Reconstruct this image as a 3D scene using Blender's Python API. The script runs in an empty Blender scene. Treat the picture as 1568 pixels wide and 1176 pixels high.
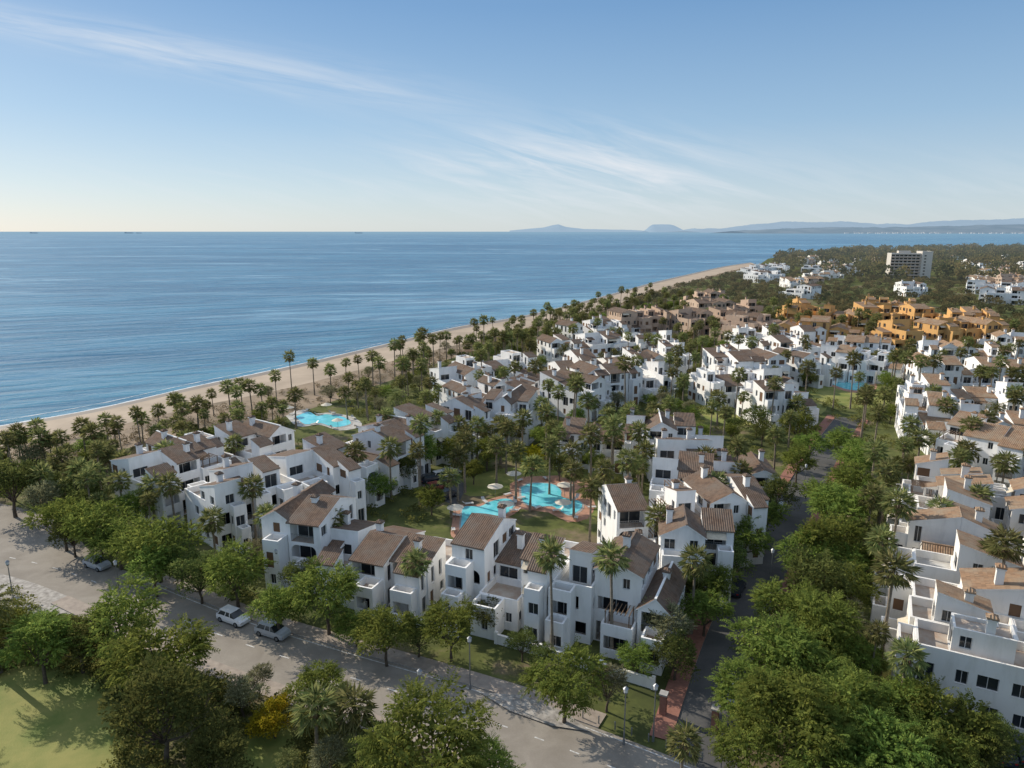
import bpy, math, random, bmesh
import numpy as np
from mathutils import Vector
random.seed(11); rng=np.random.default_rng(7)
H=45.0; FPX=1060.0; PITCH=math.atan(234/1060.0); SP=math.sin(PITCH); CP=math.cos(PITCH)
# ---- plan survey: turns a sight line measured in the photo into a map position at height z
def ray(u,v):
    a=(u-784)/FPX; b=(588-v)/FPX
    return a, CP+b*SP, -SP+b*CP
def G(u,v,z=0.0):
    a,b,c=ray(u,v); t=(H-z)/(-c)
    return (a*t,b*t)
def slant(u,v,z=0.0):
    a,b,c=ray(u,v); t=(H-z)/(-c); return t*math.sqrt(a*a+b*b+c*c)
scene=bpy.context.scene
COL=scene.collection
# ------------------------------------------------------------------ camera
cam=bpy.data.cameras.new("camera"); co=bpy.data.objects.new("camera",cam); COL.objects.link(co)
cam.sensor_width=36; cam.lens=36*FPX/1568; cam.clip_start=0.5; cam.clip_end=200000
co.location=(0,0,H); co.rotation_euler=(math.radians(90)-PITCH,0,0); scene.camera=co
scene.view_settings.view_transform='Standard'; scene.view_settings.look='None'; scene.view_settings.exposure=0
# ------------------------------------------------------------------ light
SUN_AZ=math.radians(-56); SUN_EL=math.radians(30)
tosun=Vector((math.sin(SUN_AZ)*math.cos(SUN_EL),math.cos(SUN_AZ)*math.cos(SUN_EL),math.sin(SUN_EL)))
sl=bpy.data.lights.new("sun",'SUN'); sl.energy=5.0; sl.angle=math.radians(0.5); sl.color=(1,0.91,0.77)
so=bpy.data.objects.new("sun",sl); COL.objects.link(so); so.rotation_euler=tosun.to_track_quat('Z','Y').to_euler(); so.location=(-300,300,300)
w=bpy.data.worlds.new("World"); scene.world=w; w.use_nodes=True
nt=w.node_tree; nt.nodes.clear()
class NT:
    def __init__(s,t): s.t=t
    def n(s,typ,**k):
        x=s.t.nodes.new(typ)
        for a,b in k.items(): setattr(x,a,b)
        return x
    def l(s,a,b): s.t.links.new(a,b)
    def m(s,op,a,b=None,c=None,clamp=False):
        x=s.t.nodes.new('ShaderNodeMath'); x.operation=op; x.use_clamp=clamp
        for i,q in enumerate((a,b,c)):
            if q is None: continue
            if isinstance(q,(int,float)): x.inputs[i].default_value=q
            else: s.t.links.new(q,x.inputs[i])
        return x.outputs[0]
    def mix(s,f,a,b,blend='MIX'):
        x=s.t.nodes.new('ShaderNodeMix'); x.data_type='RGBA'; x.blend_type=blend
        for i,q in ((0,f),(6,a),(7,b)):
            if isinstance(q,(int,float)): x.inputs[i].default_value=q
            elif isinstance(q,tuple): x.inputs[i].default_value=(q[0],q[1],q[2],1)
            else: s.t.links.new(q,x.inputs[i])
        return x.outputs[2]
    def noise(s,vec,scale,detail=3,rough=.55,dist=0):
        x=s.t.nodes.new('ShaderNodeTexNoise'); x.inputs['Scale'].default_value=scale; x.inputs['Detail'].default_value=detail
        x.inputs['Roughness'].default_value=rough; x.inputs['Distortion'].default_value=dist
        if vec is not None: s.t.links.new(vec,x.inputs['Vector'])
        return x.outputs['Fac']
    def ramp(s,f,stops):
        x=s.t.nodes.new('ShaderNodeValToRGB'); e=x.color_ramp.elements
        while len(e)<len(stops): e.new(0.5)
        for i,(p,c) in enumerate(stops): e[i].position=p; e[i].color=(c[0],c[1],c[2],1)
        s.t.links.new(f,x.inputs[0]); return x.outputs[0]
    def mapr(s,f,a,b,c=0,d=1):
        x=s.t.nodes.new('ShaderNodeMapRange'); x.clamp=True
        s.t.links.new(f,x.inputs[0])
        for i,q in enumerate((a,b,c,d)): x.inputs[1+i].default_value=q
        return x.outputs[0]
    def comb(s,x,y,z):
        c=s.t.nodes.new('ShaderNodeCombineXYZ')
        for i,q in enumerate((x,y,z)):
            if isinstance(q,(int,float)): c.inputs[i].default_value=q
            else: s.t.links.new(q,c.inputs[i])
        return c.outputs[0]
N=NT(nt)
SKYS=0.12
sky=N.n('ShaderNodeTexSky'); sky.sky_type='NISHITA'; sky.sun_disc=False
sky.sun_elevation=SUN_EL; sky.sun_rotation=SUN_AZ; sky.altitude=0; sky.air_density=1.0; sky.dust_density=0.5; sky.ozone_density=2.0
tc=N.n('ShaderNodeTexCoord'); sep=N.n('ShaderNodeSeparateXYZ'); N.l(tc.outputs['Generated'],sep.inputs[0])
# clear-air gradient; unseen pale veil added overhead to lift the ambient light
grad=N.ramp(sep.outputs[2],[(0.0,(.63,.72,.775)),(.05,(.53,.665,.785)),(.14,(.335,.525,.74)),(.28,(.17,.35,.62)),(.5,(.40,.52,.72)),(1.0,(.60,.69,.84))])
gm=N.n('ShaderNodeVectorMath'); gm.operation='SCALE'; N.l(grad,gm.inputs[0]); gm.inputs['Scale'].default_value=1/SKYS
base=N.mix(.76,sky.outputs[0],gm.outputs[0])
yy=N.m('MAXIMUM',sep.outputs[1],0.08); cx=N.m('DIVIDE',sep.outputs[0],yy); cz=N.m('DIVIDE',sep.outputs[2],yy)
def gauss(d,wd):
    q=N.m('DIVIDE',d,wd); return N.m('EXPONENT',N.m('MULTIPLY',N.m('MULTIPLY',q,q),-1.0))
d1=N.m('SUBTRACT',N.m('SUBTRACT',cz,0.272),N.m('MULTIPLY',N.m('ADD',cx,0.677),-0.175))
st=N.comb(N.m('MULTIPLY',cx,3.0),N.m('MULTIPLY',d1,40.0),0.0)
n1=N.noise(st,1.6,4,.62,.6)
wid=N.m('MAXIMUM',N.m('ADD',0.020,N.m('MULTIPLY',N.m('ADD',cx,0.7),0.016)),0.012)
b1=N.m('MULTIPLY',gauss(d1,wid),N.mapr(n1,0.30,0.66))
b1=N.m('MULTIPLY',b1,N.mapr(cx,0.05,-0.3))
d2=N.m('SUBTRACT',N.m('SUBTRACT',cz,0.088),N.m('MULTIPLY',N.m('SUBTRACT',cx,0.105),-0.06))
st2=N.comb(N.m('ADD',N.m('MULTIPLY',cx,4.0),7.3),N.m('ADD',N.m('MULTIPLY',d2,34.0),N.m('MULTIPLY',cx,6.0)),0.0)
n2=N.noise(st2,1.3,4,.62,.8)
b2=N.m('MULTIPLY',N.m('MULTIPLY',gauss(N.m('SUBTRACT',cx,0.09),0.19),gauss(d2,0.045)),N.mapr(n2,0.36,0.68))
b3=N.m('MULTIPLY',N.mapr(n2,0.42,0.8),gauss(N.m('SUBTRACT',cz,0.05),0.05))
cl=N.m('ADD',N.m('MULTIPLY',b1,0.5),N.m('ADD',N.m('MULTIPLY',b2,0.85),N.m('MULTIPLY',b3,0.25)),clamp=True)
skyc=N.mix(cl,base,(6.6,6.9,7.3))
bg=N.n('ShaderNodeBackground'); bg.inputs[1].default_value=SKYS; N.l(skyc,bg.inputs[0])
wo=N.n('ShaderNodeOutputWorld'); N.l(bg.outputs[0],wo.inputs[0])
# ------------------------------------------------------------------ materials
def newmat(name):
    m=bpy.data.materials.new(name); m.use_nodes=True; t=m.node_tree; t.nodes.clear(); n=NT(t)
    o=n.n('ShaderNodeOutputMaterial'); p=n.n('ShaderNodeBsdfPrincipled'); n.l(p.outputs[0],o.inputs[0])
    return m,n,p,o
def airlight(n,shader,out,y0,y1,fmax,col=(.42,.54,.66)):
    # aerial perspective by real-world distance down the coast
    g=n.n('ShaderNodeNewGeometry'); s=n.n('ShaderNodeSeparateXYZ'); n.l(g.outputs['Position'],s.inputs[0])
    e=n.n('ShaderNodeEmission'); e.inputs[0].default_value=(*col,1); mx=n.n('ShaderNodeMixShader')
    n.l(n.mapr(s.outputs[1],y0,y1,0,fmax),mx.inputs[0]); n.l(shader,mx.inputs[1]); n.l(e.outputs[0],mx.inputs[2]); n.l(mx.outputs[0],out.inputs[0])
def simple(name,c1,c2=None,scale=1.0,rough=.85,spec=.3,bump=0,bscale=8,det=4,world=True,stops=(.35,.65),metal=0):
    m,n,p,o=newmat(name)
    p.inputs['Roughness'].default_value=rough; p.inputs['Specular IOR Level'].default_value=spec; p.inputs['Metallic'].default_value=metal
    if c2 is None: p.inputs['Base Color'].default_value=(*c1,1); vec=None
    if world: vec=n.n('ShaderNodeNewGeometry').outputs['Position']
    else: vec=n.n('ShaderNodeTexCoord').outputs['Object']
    if c2 is not None:
        f=n.noise(vec,scale,det,.6); n.l(n.mix(n.mapr(f,*stops),c1,c2),p.inputs['Base Color'])
    if bump:
        b=n.n('ShaderNodeBump'); b.inputs['Strength'].default_value=bump; b.inputs['Distance'].default_value=.05
        n.l(n.noise(vec,bscale,4,.6),b.inputs['Height']); n.l(b.outputs[0],p.inputs['Normal'])
    return m
def stucco(name,col,dirt):
    m,n,p,o=newmat(name); p.inputs['Roughness'].default_value=.9; p.inputs['Specular IOR Level'].default_value=.15
    g=n.n('ShaderNodeNewGeometry'); s=n.n('ShaderNodeSeparateXYZ'); n.l(g.outputs['Position'],s.inputs[0])
    v=n.comb(s.outputs[0],s.outputs[1],n.m('MULTIPLY',s.outputs[2],.25))
    a=n.noise(v,1.1,4,.65); b=n.noise(g.outputs['Position'],.18,1)
    f=n.m('ADD',n.mapr(a,.48,.78,0,.6),n.mapr(b,.4,.75,0,.4),clamp=True)
    n.l(n.mix(f,col,dirt),p.inputs['Base Color'])
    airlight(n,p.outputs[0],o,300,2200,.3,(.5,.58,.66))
    return m
def tiles(name,c1,c2,c3):
    m,n,p,o=newmat(name); p.inputs['Roughness'].default_value=.9; p.inputs['Specular IOR Level'].default_value=.15
    uv=n.n('ShaderNodeUVMap'); s=n.n('ShaderNodeSeparateXYZ'); n.l(uv.outputs[0],s.inputs[0])
    g=n.n('ShaderNodeNewGeometry')
    wv=n.m('SINE',n.m('MULTIPLY',s.outputs[0],2*math.pi/0.27))
    wv01=n.m('ADD',n.m('MULTIPLY',wv,.5),.5)
    cv=n.m('FRACT',n.m('MULTIPLY',s.outputs[1],1/0.40))
    cell=n.comb(n.m('FLOOR',n.m('MULTIPLY',s.outputs[0],1/.27)),n.m('FLOOR',n.m('MULTIPLY',s.outputs[1],1/.40)),0.0)
    wn=n.n('ShaderNodeTexWhiteNoise'); wn.noise_dimensions='3D'; n.l(cell,wn.inputs[0])
    base=n.mix(wn.outputs[0],c1,c2)
    base=n.mix(n.mapr(n.noise(g.outputs['Position'],.5,5,.65),.42,.66,0,.8),base,c3)
    gap=n.mapr(wv01,0,.4,.4,1.0)
    base=n.mix(1.0,base,n.mix(gap,(.3,.28,.27),(1,1,1)),'MULTIPLY')
    n.l(base,p.inputs['Base Color'])
    b=n.n('ShaderNodeBump'); b.inputs['Strength'].default_value=.8; b.inputs['Distance'].default_value=.08
    n.l(n.m('ADD',wv01,n.m('MULTIPLY',cv,-.25)),b.inputs['Height']); n.l(b.outputs[0],p.inputs['Normal'])
    return m
M={}
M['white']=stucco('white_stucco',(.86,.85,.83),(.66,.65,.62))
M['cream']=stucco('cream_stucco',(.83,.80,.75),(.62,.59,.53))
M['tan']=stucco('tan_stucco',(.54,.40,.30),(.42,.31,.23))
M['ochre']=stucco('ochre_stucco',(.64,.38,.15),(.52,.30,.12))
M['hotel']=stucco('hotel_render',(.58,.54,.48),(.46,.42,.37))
M['tile_brown']=tiles('weathered_roof_tiles',(.225,.15,.105),(.14,.095,.07),(.20,.165,.135))
M['tile_tan']=tiles('clay_roof_tiles',(.40,.25,.15),(.26,.165,.105),(.36,.29,.21))
M['floor']=simple('terrace_paving',(.38,.28,.21),(.48,.43,.37),.6,rough=.9)
M['floor2']=simple('flat_roof_screed',(.54,.53,.50),(.34,.32,.29),.5,rough=.9)
M['glass']=simple('window_glass',(.025,.03,.035),rough=.12,spec=.6)
M['frame']=simple('window_frame',(.55,.53,.5),rough=.5)
M['shade']=simple('wooden_shutter',(.16,.09,.05),rough=.7)
M['wood']=simple('pergola_timber',(.14,.085,.05),(.2,.13,.08),3,rough=.8)
M['awning']=simple('awning_cloth',(.62,.55,.42),(.5,.44,.34),3,rough=.9)
M['metal']=simple('grey_metal',(.25,.26,.27),rough=.45,metal=.6)
M['bark']=simple('bark',(.13,.10,.075),(.07,.055,.04),3,world=False)
M['palmbark']=simple('palm_trunk_bark',(.28,.23,.17),(.16,.13,.10),4,world=False)
M['deadfrond']=simple('dead_palm_fronds',(.28,.20,.12),(.18,.13,.08),3,world=False)
def asphalt(name,c1,c2,c3):
    m,n,p,o=newmat(name); v=n.n('ShaderNodeNewGeometry').outputs['Position']; p.inputs['Roughness'].default_value=.93; p.inputs['Specular IOR Level'].default_value=.2
    a=n.noise(v,.25,6,.62,.6); b=n.noise(v,6,4,.7)
    c=n.mix(n.mapr(a,.35,.65),c1,c2); c=n.mix(n.mapr(b,.3,.7,0,.35),c,c3)
    n.l(c,p.inputs['Base Color']); return m
M['asphalt']=asphalt('asphalt',(.25,.22,.185),(.34,.305,.26),(.19,.17,.145))
M['asphalt2']=asphalt('street_asphalt',(.085,.085,.085),(.13,.125,.12),(.06,.06,.06))
M['kerb']=simple('kerb_concrete',(.42,.40,.37),(.32,.30,.28),2)
M['pave']=simple('pavement_slabs',(.38,.32,.265),(.27,.225,.19),1.2,det=6)
M['brick']=simple('red_brick_paving',(.32,.15,.11),(.24,.115,.085),2.5,det=6)
M['cobble']=simple('cobbles',(.44,.41,.37),(.22,.20,.18),1.6,det=8,bump=.6,bscale=4)
M['paint']=simple('road_paint',(.7,.7,.68),(.4,.38,.36),3)
M['sand']=simple('sand',(.46,.365,.27),(.33,.26,.19),.06,det=8,bump=.6,bscale=1.2,stops=(.35,.68))
M['wetsand']=simple('wet_sand',(.24,.19,.14),(.19,.155,.12),.2,rough=.5)
M['scrubland']=simple('dune_scrub_ground',(.29,.215,.145),(.13,.10,.06),.09,det=8,stops=(.42,.68))
M['lawn']=simple('lawn_grass',(.15,.185,.042),(.27,.255,.075),.2,det=9,bump=.5,bscale=6,stops=(.38,.62))
M['deck']=simple('terracotta_pool_deck',(.48,.26,.18),(.38,.21,.14),1.2,det=5)
M['lampglass']=simple('lamp_glass',(.7,.7,.68),rough=.3)
M['parasol']=simple('parasol_cloth',(.6,.55,.45))
M['taillight']=simple('tail_light',(.4,.02,.02),rough=.3)
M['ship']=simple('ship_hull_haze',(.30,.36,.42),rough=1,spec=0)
def ground_mat():
    m,n,p,o=newmat('garden_ground'); p.inputs['Roughness'].default_value=.95; p.inputs['Specular IOR Level'].default_value=.1
    v=n.n('ShaderNodeNewGeometry').outputs['Position']
    f=n.noise(v,.06,8,.68); g=n.noise(v,.7,4,.6)
    c=n.ramp(f,[(.3,(.05,.06,.025)),(.44,(.085,.10,.033)),(.53,(.135,.15,.046)),(.60,(.21,.165,.105)),(.7,(.16,.13,.085))])
    n.l(n.mix(n.mapr(g,.35,.65,0,.5),c,(.055,.06,.027)),p.inputs['Base Color'])
    return m
M['ground']=ground_mat()
def foliage(name,c1,c2,tr=.35,air=0):
    m=bpy.data.materials.new(name); m.use_nodes=True; t=m.node_tree; t.nodes.clear(); n=NT(t)
    o=n.n('ShaderNodeOutputMaterial'); a=n.n('ShaderNodeAttribute',attribute_name='tint')
    oi=n.n('ShaderNodeObjectInfo'); s=n.n('ShaderNodeSeparateColor'); n.l(a.outputs['Color'],s.inputs[0])
    c=n.mix(s.outputs[0],c1,c2)
    val=n.m('ADD',.76,n.m('MULTIPLY',oi.outputs['Random'],.52))
    val=n.m('MULTIPLY',val,n.m('ADD',.55,n.m('MULTIPLY',s.outputs[1],.9)))
    hs=n.n('ShaderNodeHueSaturation'); n.l(c,hs.inputs['Color']); n.l(val,hs.inputs['Value'])
    n.l(n.m('ADD',.468,n.m('MULTIPLY',oi.outputs['Random'],.05)),hs.inputs['Hue'])
    d=n.n('ShaderNodeBsdfDiffuse'); n.l(hs.outputs[0],d.inputs[0])
    tl=n.n('ShaderNodeBsdfTranslucent'); h2=n.n('ShaderNodeHueSaturation'); h2.inputs['Value'].default_value=1.6; h2.inputs['Hue'].default_value=.485
    n.l(hs.outputs[0],h2.inputs['Color']); n.l(h2.outputs[0],tl.inputs[0])
    mx=n.n('ShaderNodeMixShader'); mx.inputs[0].default_value=tr; n.l(d.outputs[0],mx.inputs[1]); n.l(tl.outputs[0],mx.inputs[2])
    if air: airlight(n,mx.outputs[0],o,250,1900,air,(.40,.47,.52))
    else: n.l(mx.outputs[0],o.inputs[0])
    return m
M['leaf']=foliage('street_tree_leaves',(.085,.13,.03),(.19,.235,.055),.4)
M['leafdark']=foliage('dark_leaves',(.06,.088,.028),(.14,.16,.048))
M['leafyellow']=foliage('yellow_green_leaves',(.24,.27,.02),(.44,.42,.03),.4)
M['leafolive']=foliage('olive_grey_leaves',(.14,.145,.08),(.25,.24,.135),.3)
M['palm']=foliage('palm_fronds',(.085,.115,.04),(.22,.22,.085),.35)
M['shrub']=foliage('shrub_leaves',(.06,.085,.027),(.18,.185,.055))
M['scrub']=foliage('scrub_leaves',(.11,.095,.05),(.24,.19,.115),.2)
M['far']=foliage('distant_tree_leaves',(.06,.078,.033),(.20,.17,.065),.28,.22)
def water_mat():
    m=bpy.data.materials.new('sea_water'); m.use_nodes=True; t=m.node_tree; t.nodes.clear(); n=NT(t); o=n.n('ShaderNodeOutputMaterial')
    g=n.n('ShaderNodeNewGeometry'); s=n.n('ShaderNodeSeparateXYZ'); n.l(g.outputs['Position'],s.inputs[0])
    X=s.outputs[0]; Y=s.outputs[1]
    v1=n.comb(n.m('ADD',n.m('MULTIPLY',X,.28),n.m('MULTIPLY',Y,-.12)),n.m('ADD',n.m('MULTIPLY',Y,1.0),n.m('MULTIPLY',X,-.45)),0.0)
    w1=n.noise(v1,.10,5,.62,.5); w2=n.noise(v1,.022,4,.6,.6)
    big=n.comb(n.m('MULTIPLY',X,.22),n.m('MULTIPLY',Y,1.0),0.0)
    b=n.noise(big,.0026,7,.68,1.4)
    c=n.mix(n.mapr(b,.38,.62),(.022,.115,.20),(.065,.215,.32))
    b2=n.noise(big,.0045,7,.7,2.4)
    c=n.mix(n.m('MULTIPLY',n.mapr(b2,.52,.62),.8),c,(.25,.42,.52))
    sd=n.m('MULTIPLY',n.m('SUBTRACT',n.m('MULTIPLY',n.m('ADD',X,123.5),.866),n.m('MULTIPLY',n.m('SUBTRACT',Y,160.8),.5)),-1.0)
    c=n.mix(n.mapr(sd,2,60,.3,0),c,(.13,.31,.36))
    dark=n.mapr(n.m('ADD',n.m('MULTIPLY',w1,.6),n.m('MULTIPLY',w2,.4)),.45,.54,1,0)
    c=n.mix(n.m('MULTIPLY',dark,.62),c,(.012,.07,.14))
    bp=n.n('ShaderNodeBump'); bp.inputs['Strength'].default_value=1.0; bp.inputs['Distance'].default_value=2.2
    n.l(n.m('ADD',w1,n.m('MULTIPLY',w2,1.5)),bp.inputs['Height'])
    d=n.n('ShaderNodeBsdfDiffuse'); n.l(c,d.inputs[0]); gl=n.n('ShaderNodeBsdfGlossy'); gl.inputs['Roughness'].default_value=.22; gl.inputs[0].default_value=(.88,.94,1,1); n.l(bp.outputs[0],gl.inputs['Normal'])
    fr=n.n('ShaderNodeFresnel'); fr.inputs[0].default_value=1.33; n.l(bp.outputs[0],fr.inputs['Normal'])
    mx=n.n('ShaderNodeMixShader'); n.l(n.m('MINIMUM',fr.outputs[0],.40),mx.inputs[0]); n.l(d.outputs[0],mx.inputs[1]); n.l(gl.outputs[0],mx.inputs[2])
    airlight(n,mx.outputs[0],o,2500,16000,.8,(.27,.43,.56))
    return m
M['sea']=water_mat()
def pool_mat():
    m,n,p,o=newmat('pool_water'); v=n.n('ShaderNodeNewGeometry').outputs['Position']
    n.l(n.mix(n.mapr(n.noise(v,.5,4),.35,.65),(.11,.54,.62),(.22,.68,.73)),p.inputs['Base Color'])
    p.inputs['Roughness'].default_value=.08
    b=n.n('ShaderNodeBump'); b.inputs['Strength'].default_value=.15; n.l(n.noise(v,2,3),b.inputs['Height']); n.l(b.outputs[0],p.inputs['Normal'])
    return m
M['pool']=pool_mat()
def foam_mat():
    m,n,p,o=newmat('surf_foam'); v=n.n('ShaderNodeNewGeometry').outputs['Position']
    p.inputs['Base Color'].default_value=(.7,.73,.74,1); p.inputs['Roughness'].default_value=.8
    uv=n.n('ShaderNodeUVMap'); s=n.n('ShaderNodeSeparateXYZ'); n.l(uv.outputs[0],s.inputs[0])
    f=n.noise(v,.22,6,.65); f2=n.noise(v,.03,3)
    e=n.m('SUBTRACT',1.0,n.m('ABSOLUTE',n.m('SUBTRACT',n.m('MULTIPLY',s.outputs[1],2.0),1.0)))
    a=n.m('ADD',n.m('MULTIPLY',e,.55),n.m('ADD',f,n.m('MULTIPLY',f2,.5)))
    n.l(n.mapr(a,.98,1.22,0,.85),p.inputs['Alpha']); return m
M['foam']=foam_mat()
# ------------------------------------------------------------------ mesh helpers
def mesh_np(name,V,F,mats,midx=None,tint=None,uv=None):
    me=bpy.data.meshes.new(name); V=np.asarray(V,dtype=np.float32); F=np.asarray(F,dtype=np.int32)
    k=F.shape[1]; me.vertices.add(len(V)); me.vertices.foreach_set('co',V.ravel())
    me.loops.add(F.size); me.loops.foreach_set('vertex_index',F.ravel())
    me.polygons.add(len(F)); me.polygons.foreach_set('loop_start',np.arange(len(F),dtype=np.int32)*k)
    me.polygons.foreach_set('loop_total',np.full(len(F),k,dtype=np.int32))
    for x in mats: me.materials.append(x)
    if midx is not None: me.polygons.foreach_set('material_index',np.asarray(midx,dtype=np.int32))
    me.update(calc_edges=True)
    if tint is not None:
        a=me.color_attributes.new('tint','FLOAT_COLOR','POINT')
        c=np.ones((len(V),4),dtype=np.float32); c[:,:2]=tint; a.data.foreach_set('color',c.ravel())
    if uv is not None:
        l=me.uv_layers.new(name='UVMap'); l.data.foreach_set('uv',np.asarray(uv,dtype=np.float32).ravel())
    return me
def obj(name,me,loc=(0,0,0),rot=0,sc=1,parent=None):
    o=bpy.data.objects.new(name,me); COL.objects.link(o); o.location=loc; o.rotation_euler=(0,0,rot)
    o.scale=(sc,sc,sc) if isinstance(sc,(int,float)) else sc
    if parent: o.parent=parent
    return o
class MB:
    def __init__(s): s.v=[];s.f=[];s.m=[];s.uv=[];s.mats=[]
    def mi(s,m):
        m=M[m] if isinstance(m,str) else m
        if m not in s.mats: s.mats.append(m)
        return s.mats.index(m)
    def q(s,a,b,c,d,m,uv=None):
        i=len(s.v); s.v+= [a,b,c,d]; s.f.append((i,i+1,i+2,i+3)); s.m.append(s.mi(m)); s.uv+= list(uv) if uv else [(0,0)]*4
    def box(s,x0,x1,y0,y1,z0,z1,m,bottom=False):
        q=s.q
        q((x0,y0,z0),(x1,y0,z0),(x1,y0,z1),(x0,y0,z1),m); q((x1,y1,z0),(x0,y1,z0),(x0,y1,z1),(x1,y1,z1),m)
        q((x0,y1,z0),(x0,y0,z0),(x0,y0,z1),(x0,y1,z1),m); q((x1,y0,z0),(x1,y1,z0),(x1,y1,z1),(x1,y0,z1),m)
        q((x0,y0,z1),(x1,y0,z1),(x1,y1,z1),(x0,y1,z1),m)
        if bottom: q((x0,y1,z0),(x1,y1,z0),(x1,y0,z0),(x0,y0,z0),m)
    def cyl(s,cx_,cy_,z0,z1,r0,r1,m,n=8,ax='z'):
        for i in range(n):
            a=2*math.pi*i/n;b=2*math.pi*(i+1)/n
            def P(t,r,z):
                if ax=='z': return (cx_+r*math.cos(t),cy_+r*math.sin(t),z)
                return (cx_+r*math.cos(t),z,cy_+r*math.sin(t))
            s.q(P(a,r0,z0),P(b,r0,z0),P(b,r1,z1),P(a,r1,z1),m)
            s.q(P(a,r1,z1),P(b,r1,z1),P(b,0,z1),P(a,0,z1),m)
            if ax!='z': s.q(P(a,r0,z0),P(b,r0,z0),P(b,0,z0),P(a,0,z0),m)
    def mesh(s,name): return mesh_np(name,s.v,s.f,s.mats,s.m,uv=s.uv)
def cr(pts,n=8):
    P=[np.array(p,float) for p in pts]; P=[2*P[0]-P[1]]+P+[2*P[-1]-P[-2]]; out=[]
    for i in range(1,len(P)-2):
        for k in range(n):
            t=k/n; a,b,c,d=P[i-1],P[i],P[i+1],P[i+2]
            out.append(.5*((2*b)+(c-a)*t+(2*a-5*b+4*c-d)*t*t+(3*b-a-3*c+d)*t**3))
    out.append(P[-2]); return np.array(out)
def offs(P,d):
    T=np.gradient(P,axis=0); T/=np.linalg.norm(T,axis=1)[:,None]; Nn=np.stack([-T[:,1],T[:,0]],1); return P+Nn*d
def ribbon(name,P,d0,d1,z,m,kerb=0,z0=0):
    A=offs(P,d0);B=offs(P,d1); mb=MB()
    for i in range(len(P)-1):
        mb.q((*A[i],z),(*A[i+1],z),(*B[i+1],z),(*B[i],z),m)
        if kerb:
            mb.q((*A[i],z0),(*A[i+1],z0),(*A[i+1],z),(*A[i],z),'kerb'); mb.q((*B[i],z0),(*B[i+1],z0),(*B[i+1],z),(*B[i],z),'kerb')
    return obj(name,mb.mesh(name))
def sheet(name,pts,z,m):
    me=bpy.data.meshes.new(name); me.from_pydata([(p[0],p[1],z) for p in pts],[],[tuple(range(len(pts)))]); me.materials.append(M[m]); me.update()
    return obj(name,me)
def inpoly(x,y,P):
    c=False; n=len(P); j=n-1
    for i in range(n):
        xi,yi=P[i][0],P[i][1]; xj,yj=P[j][0],P[j][1]
        if (yi>y)!=(yj>y) and x<(xj-xi)*(y-yi)/(yj-yi)+xi: c=not c
        j=i
    return c
# ------------------------------------------------------------------ sea, beach, land
R_=70000
me=bpy.data.meshes.new('sea'); me.from_pydata([(-R_,-2000,-1),(R_,-2000,-1),(R_,R_,-1),(-R_,R_,-1)],[],[(0,1,2,3)]); me.materials.append(M['sea']); obj('sea',me)
shore_px=[(0,653),(150,626),(300,592),(450,560),(600,525),(700,501),(785,487),(850,473),(950,447),(1000,433),(1060,419),(1110,408),(1150,402)]
land_px=[(0,684),(150,658),(300,623),(450,592),(600,553),(700,528),(785,509),(850,494),(950,465),(1000,448),(1060,431),(1115,416),(1160,407)]
scr_px=[(0,722),(150,694),(300,668),(450,634),(600,582),(700,546),(785,519),(850,500),(950,469),(1000,452),(1060,434),(1115,418),(1160,408)]
EXD=np.array([-.48,-.877])
def coastline(px,z):
    P=cr([G(u,v,z) for u,v in px],10); e=[P[0]+EXD*d for d in (500,300,160,80,40,15)]
    return np.concatenate([np.array(e),P])
S=coastline(shore_px,-1); L=coastline(land_px,0); SC=coastline(scr_px,0)
mb=MB()
for i in range(len(S)-1):
    a0=S[i]+(L[i]-S[i])*.2; a1=S[i+1]+(L[i+1]-S[i+1])*.2
    b0=S[i]-(L[i]-S[i])*.4; b1=S[i+1]-(L[i+1]-S[i+1])*.4
    mb.q((*b0,-1.7),(*b1,-1.7),(*a1,-.55),(*a0,-.55),'wetsand')
    mb.q((*a0,-.55),(*a1,-.55),(*L[i+1],0),(*L[i],0),'sand')
obj('beach',mb.mesh('beach'))
D_=(S-L)/np.linalg.norm(S-L,axis=1)[:,None]
for nm,o0,o1,z in (('surf',-1.4,1.8,-.93),('breaking_wave',5,6.4,-.95)):
    mb=MB(); A=S+D_*o0; B=S+D_*o1
    for i in range(len(S)-1): mb.q((*A[i],z),(*A[i+1],z),(*B[i+1],z),(*B[i],z),'foam',[(0,0),(1,0),(1,1 if nm=='surf' else .42),(0,1 if nm=='surf' else .42)])
    obj(nm,mb.mesh(nm))
far=[(430,1180),(560,1400),(760,1600),(1000,1760),(1500,1900),(5000,2100)]
land=[tuple(p) for p in L]+far+[(5000,-400),(-450,-400)]
bm=bmesh.new(); vs=[bm.verts.new((x,y,0)) for x,y in land]; f=bm.faces.new(vs); bmesh.ops.triangulate(bm,faces=[f]); me=bpy.data.meshes.new('ground'); bm.to_mesh(me); me.materials.append(M['ground']); obj('ground',me)
mb=MB()
for i in range(len(L)-1): mb.q((*L[i],.006),(*L[i+1],.006),(*SC[i+1],.006),(*SC[i],.006),'scrubland')
obj('dune_scrubland',mb.mesh('dune'))
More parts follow.
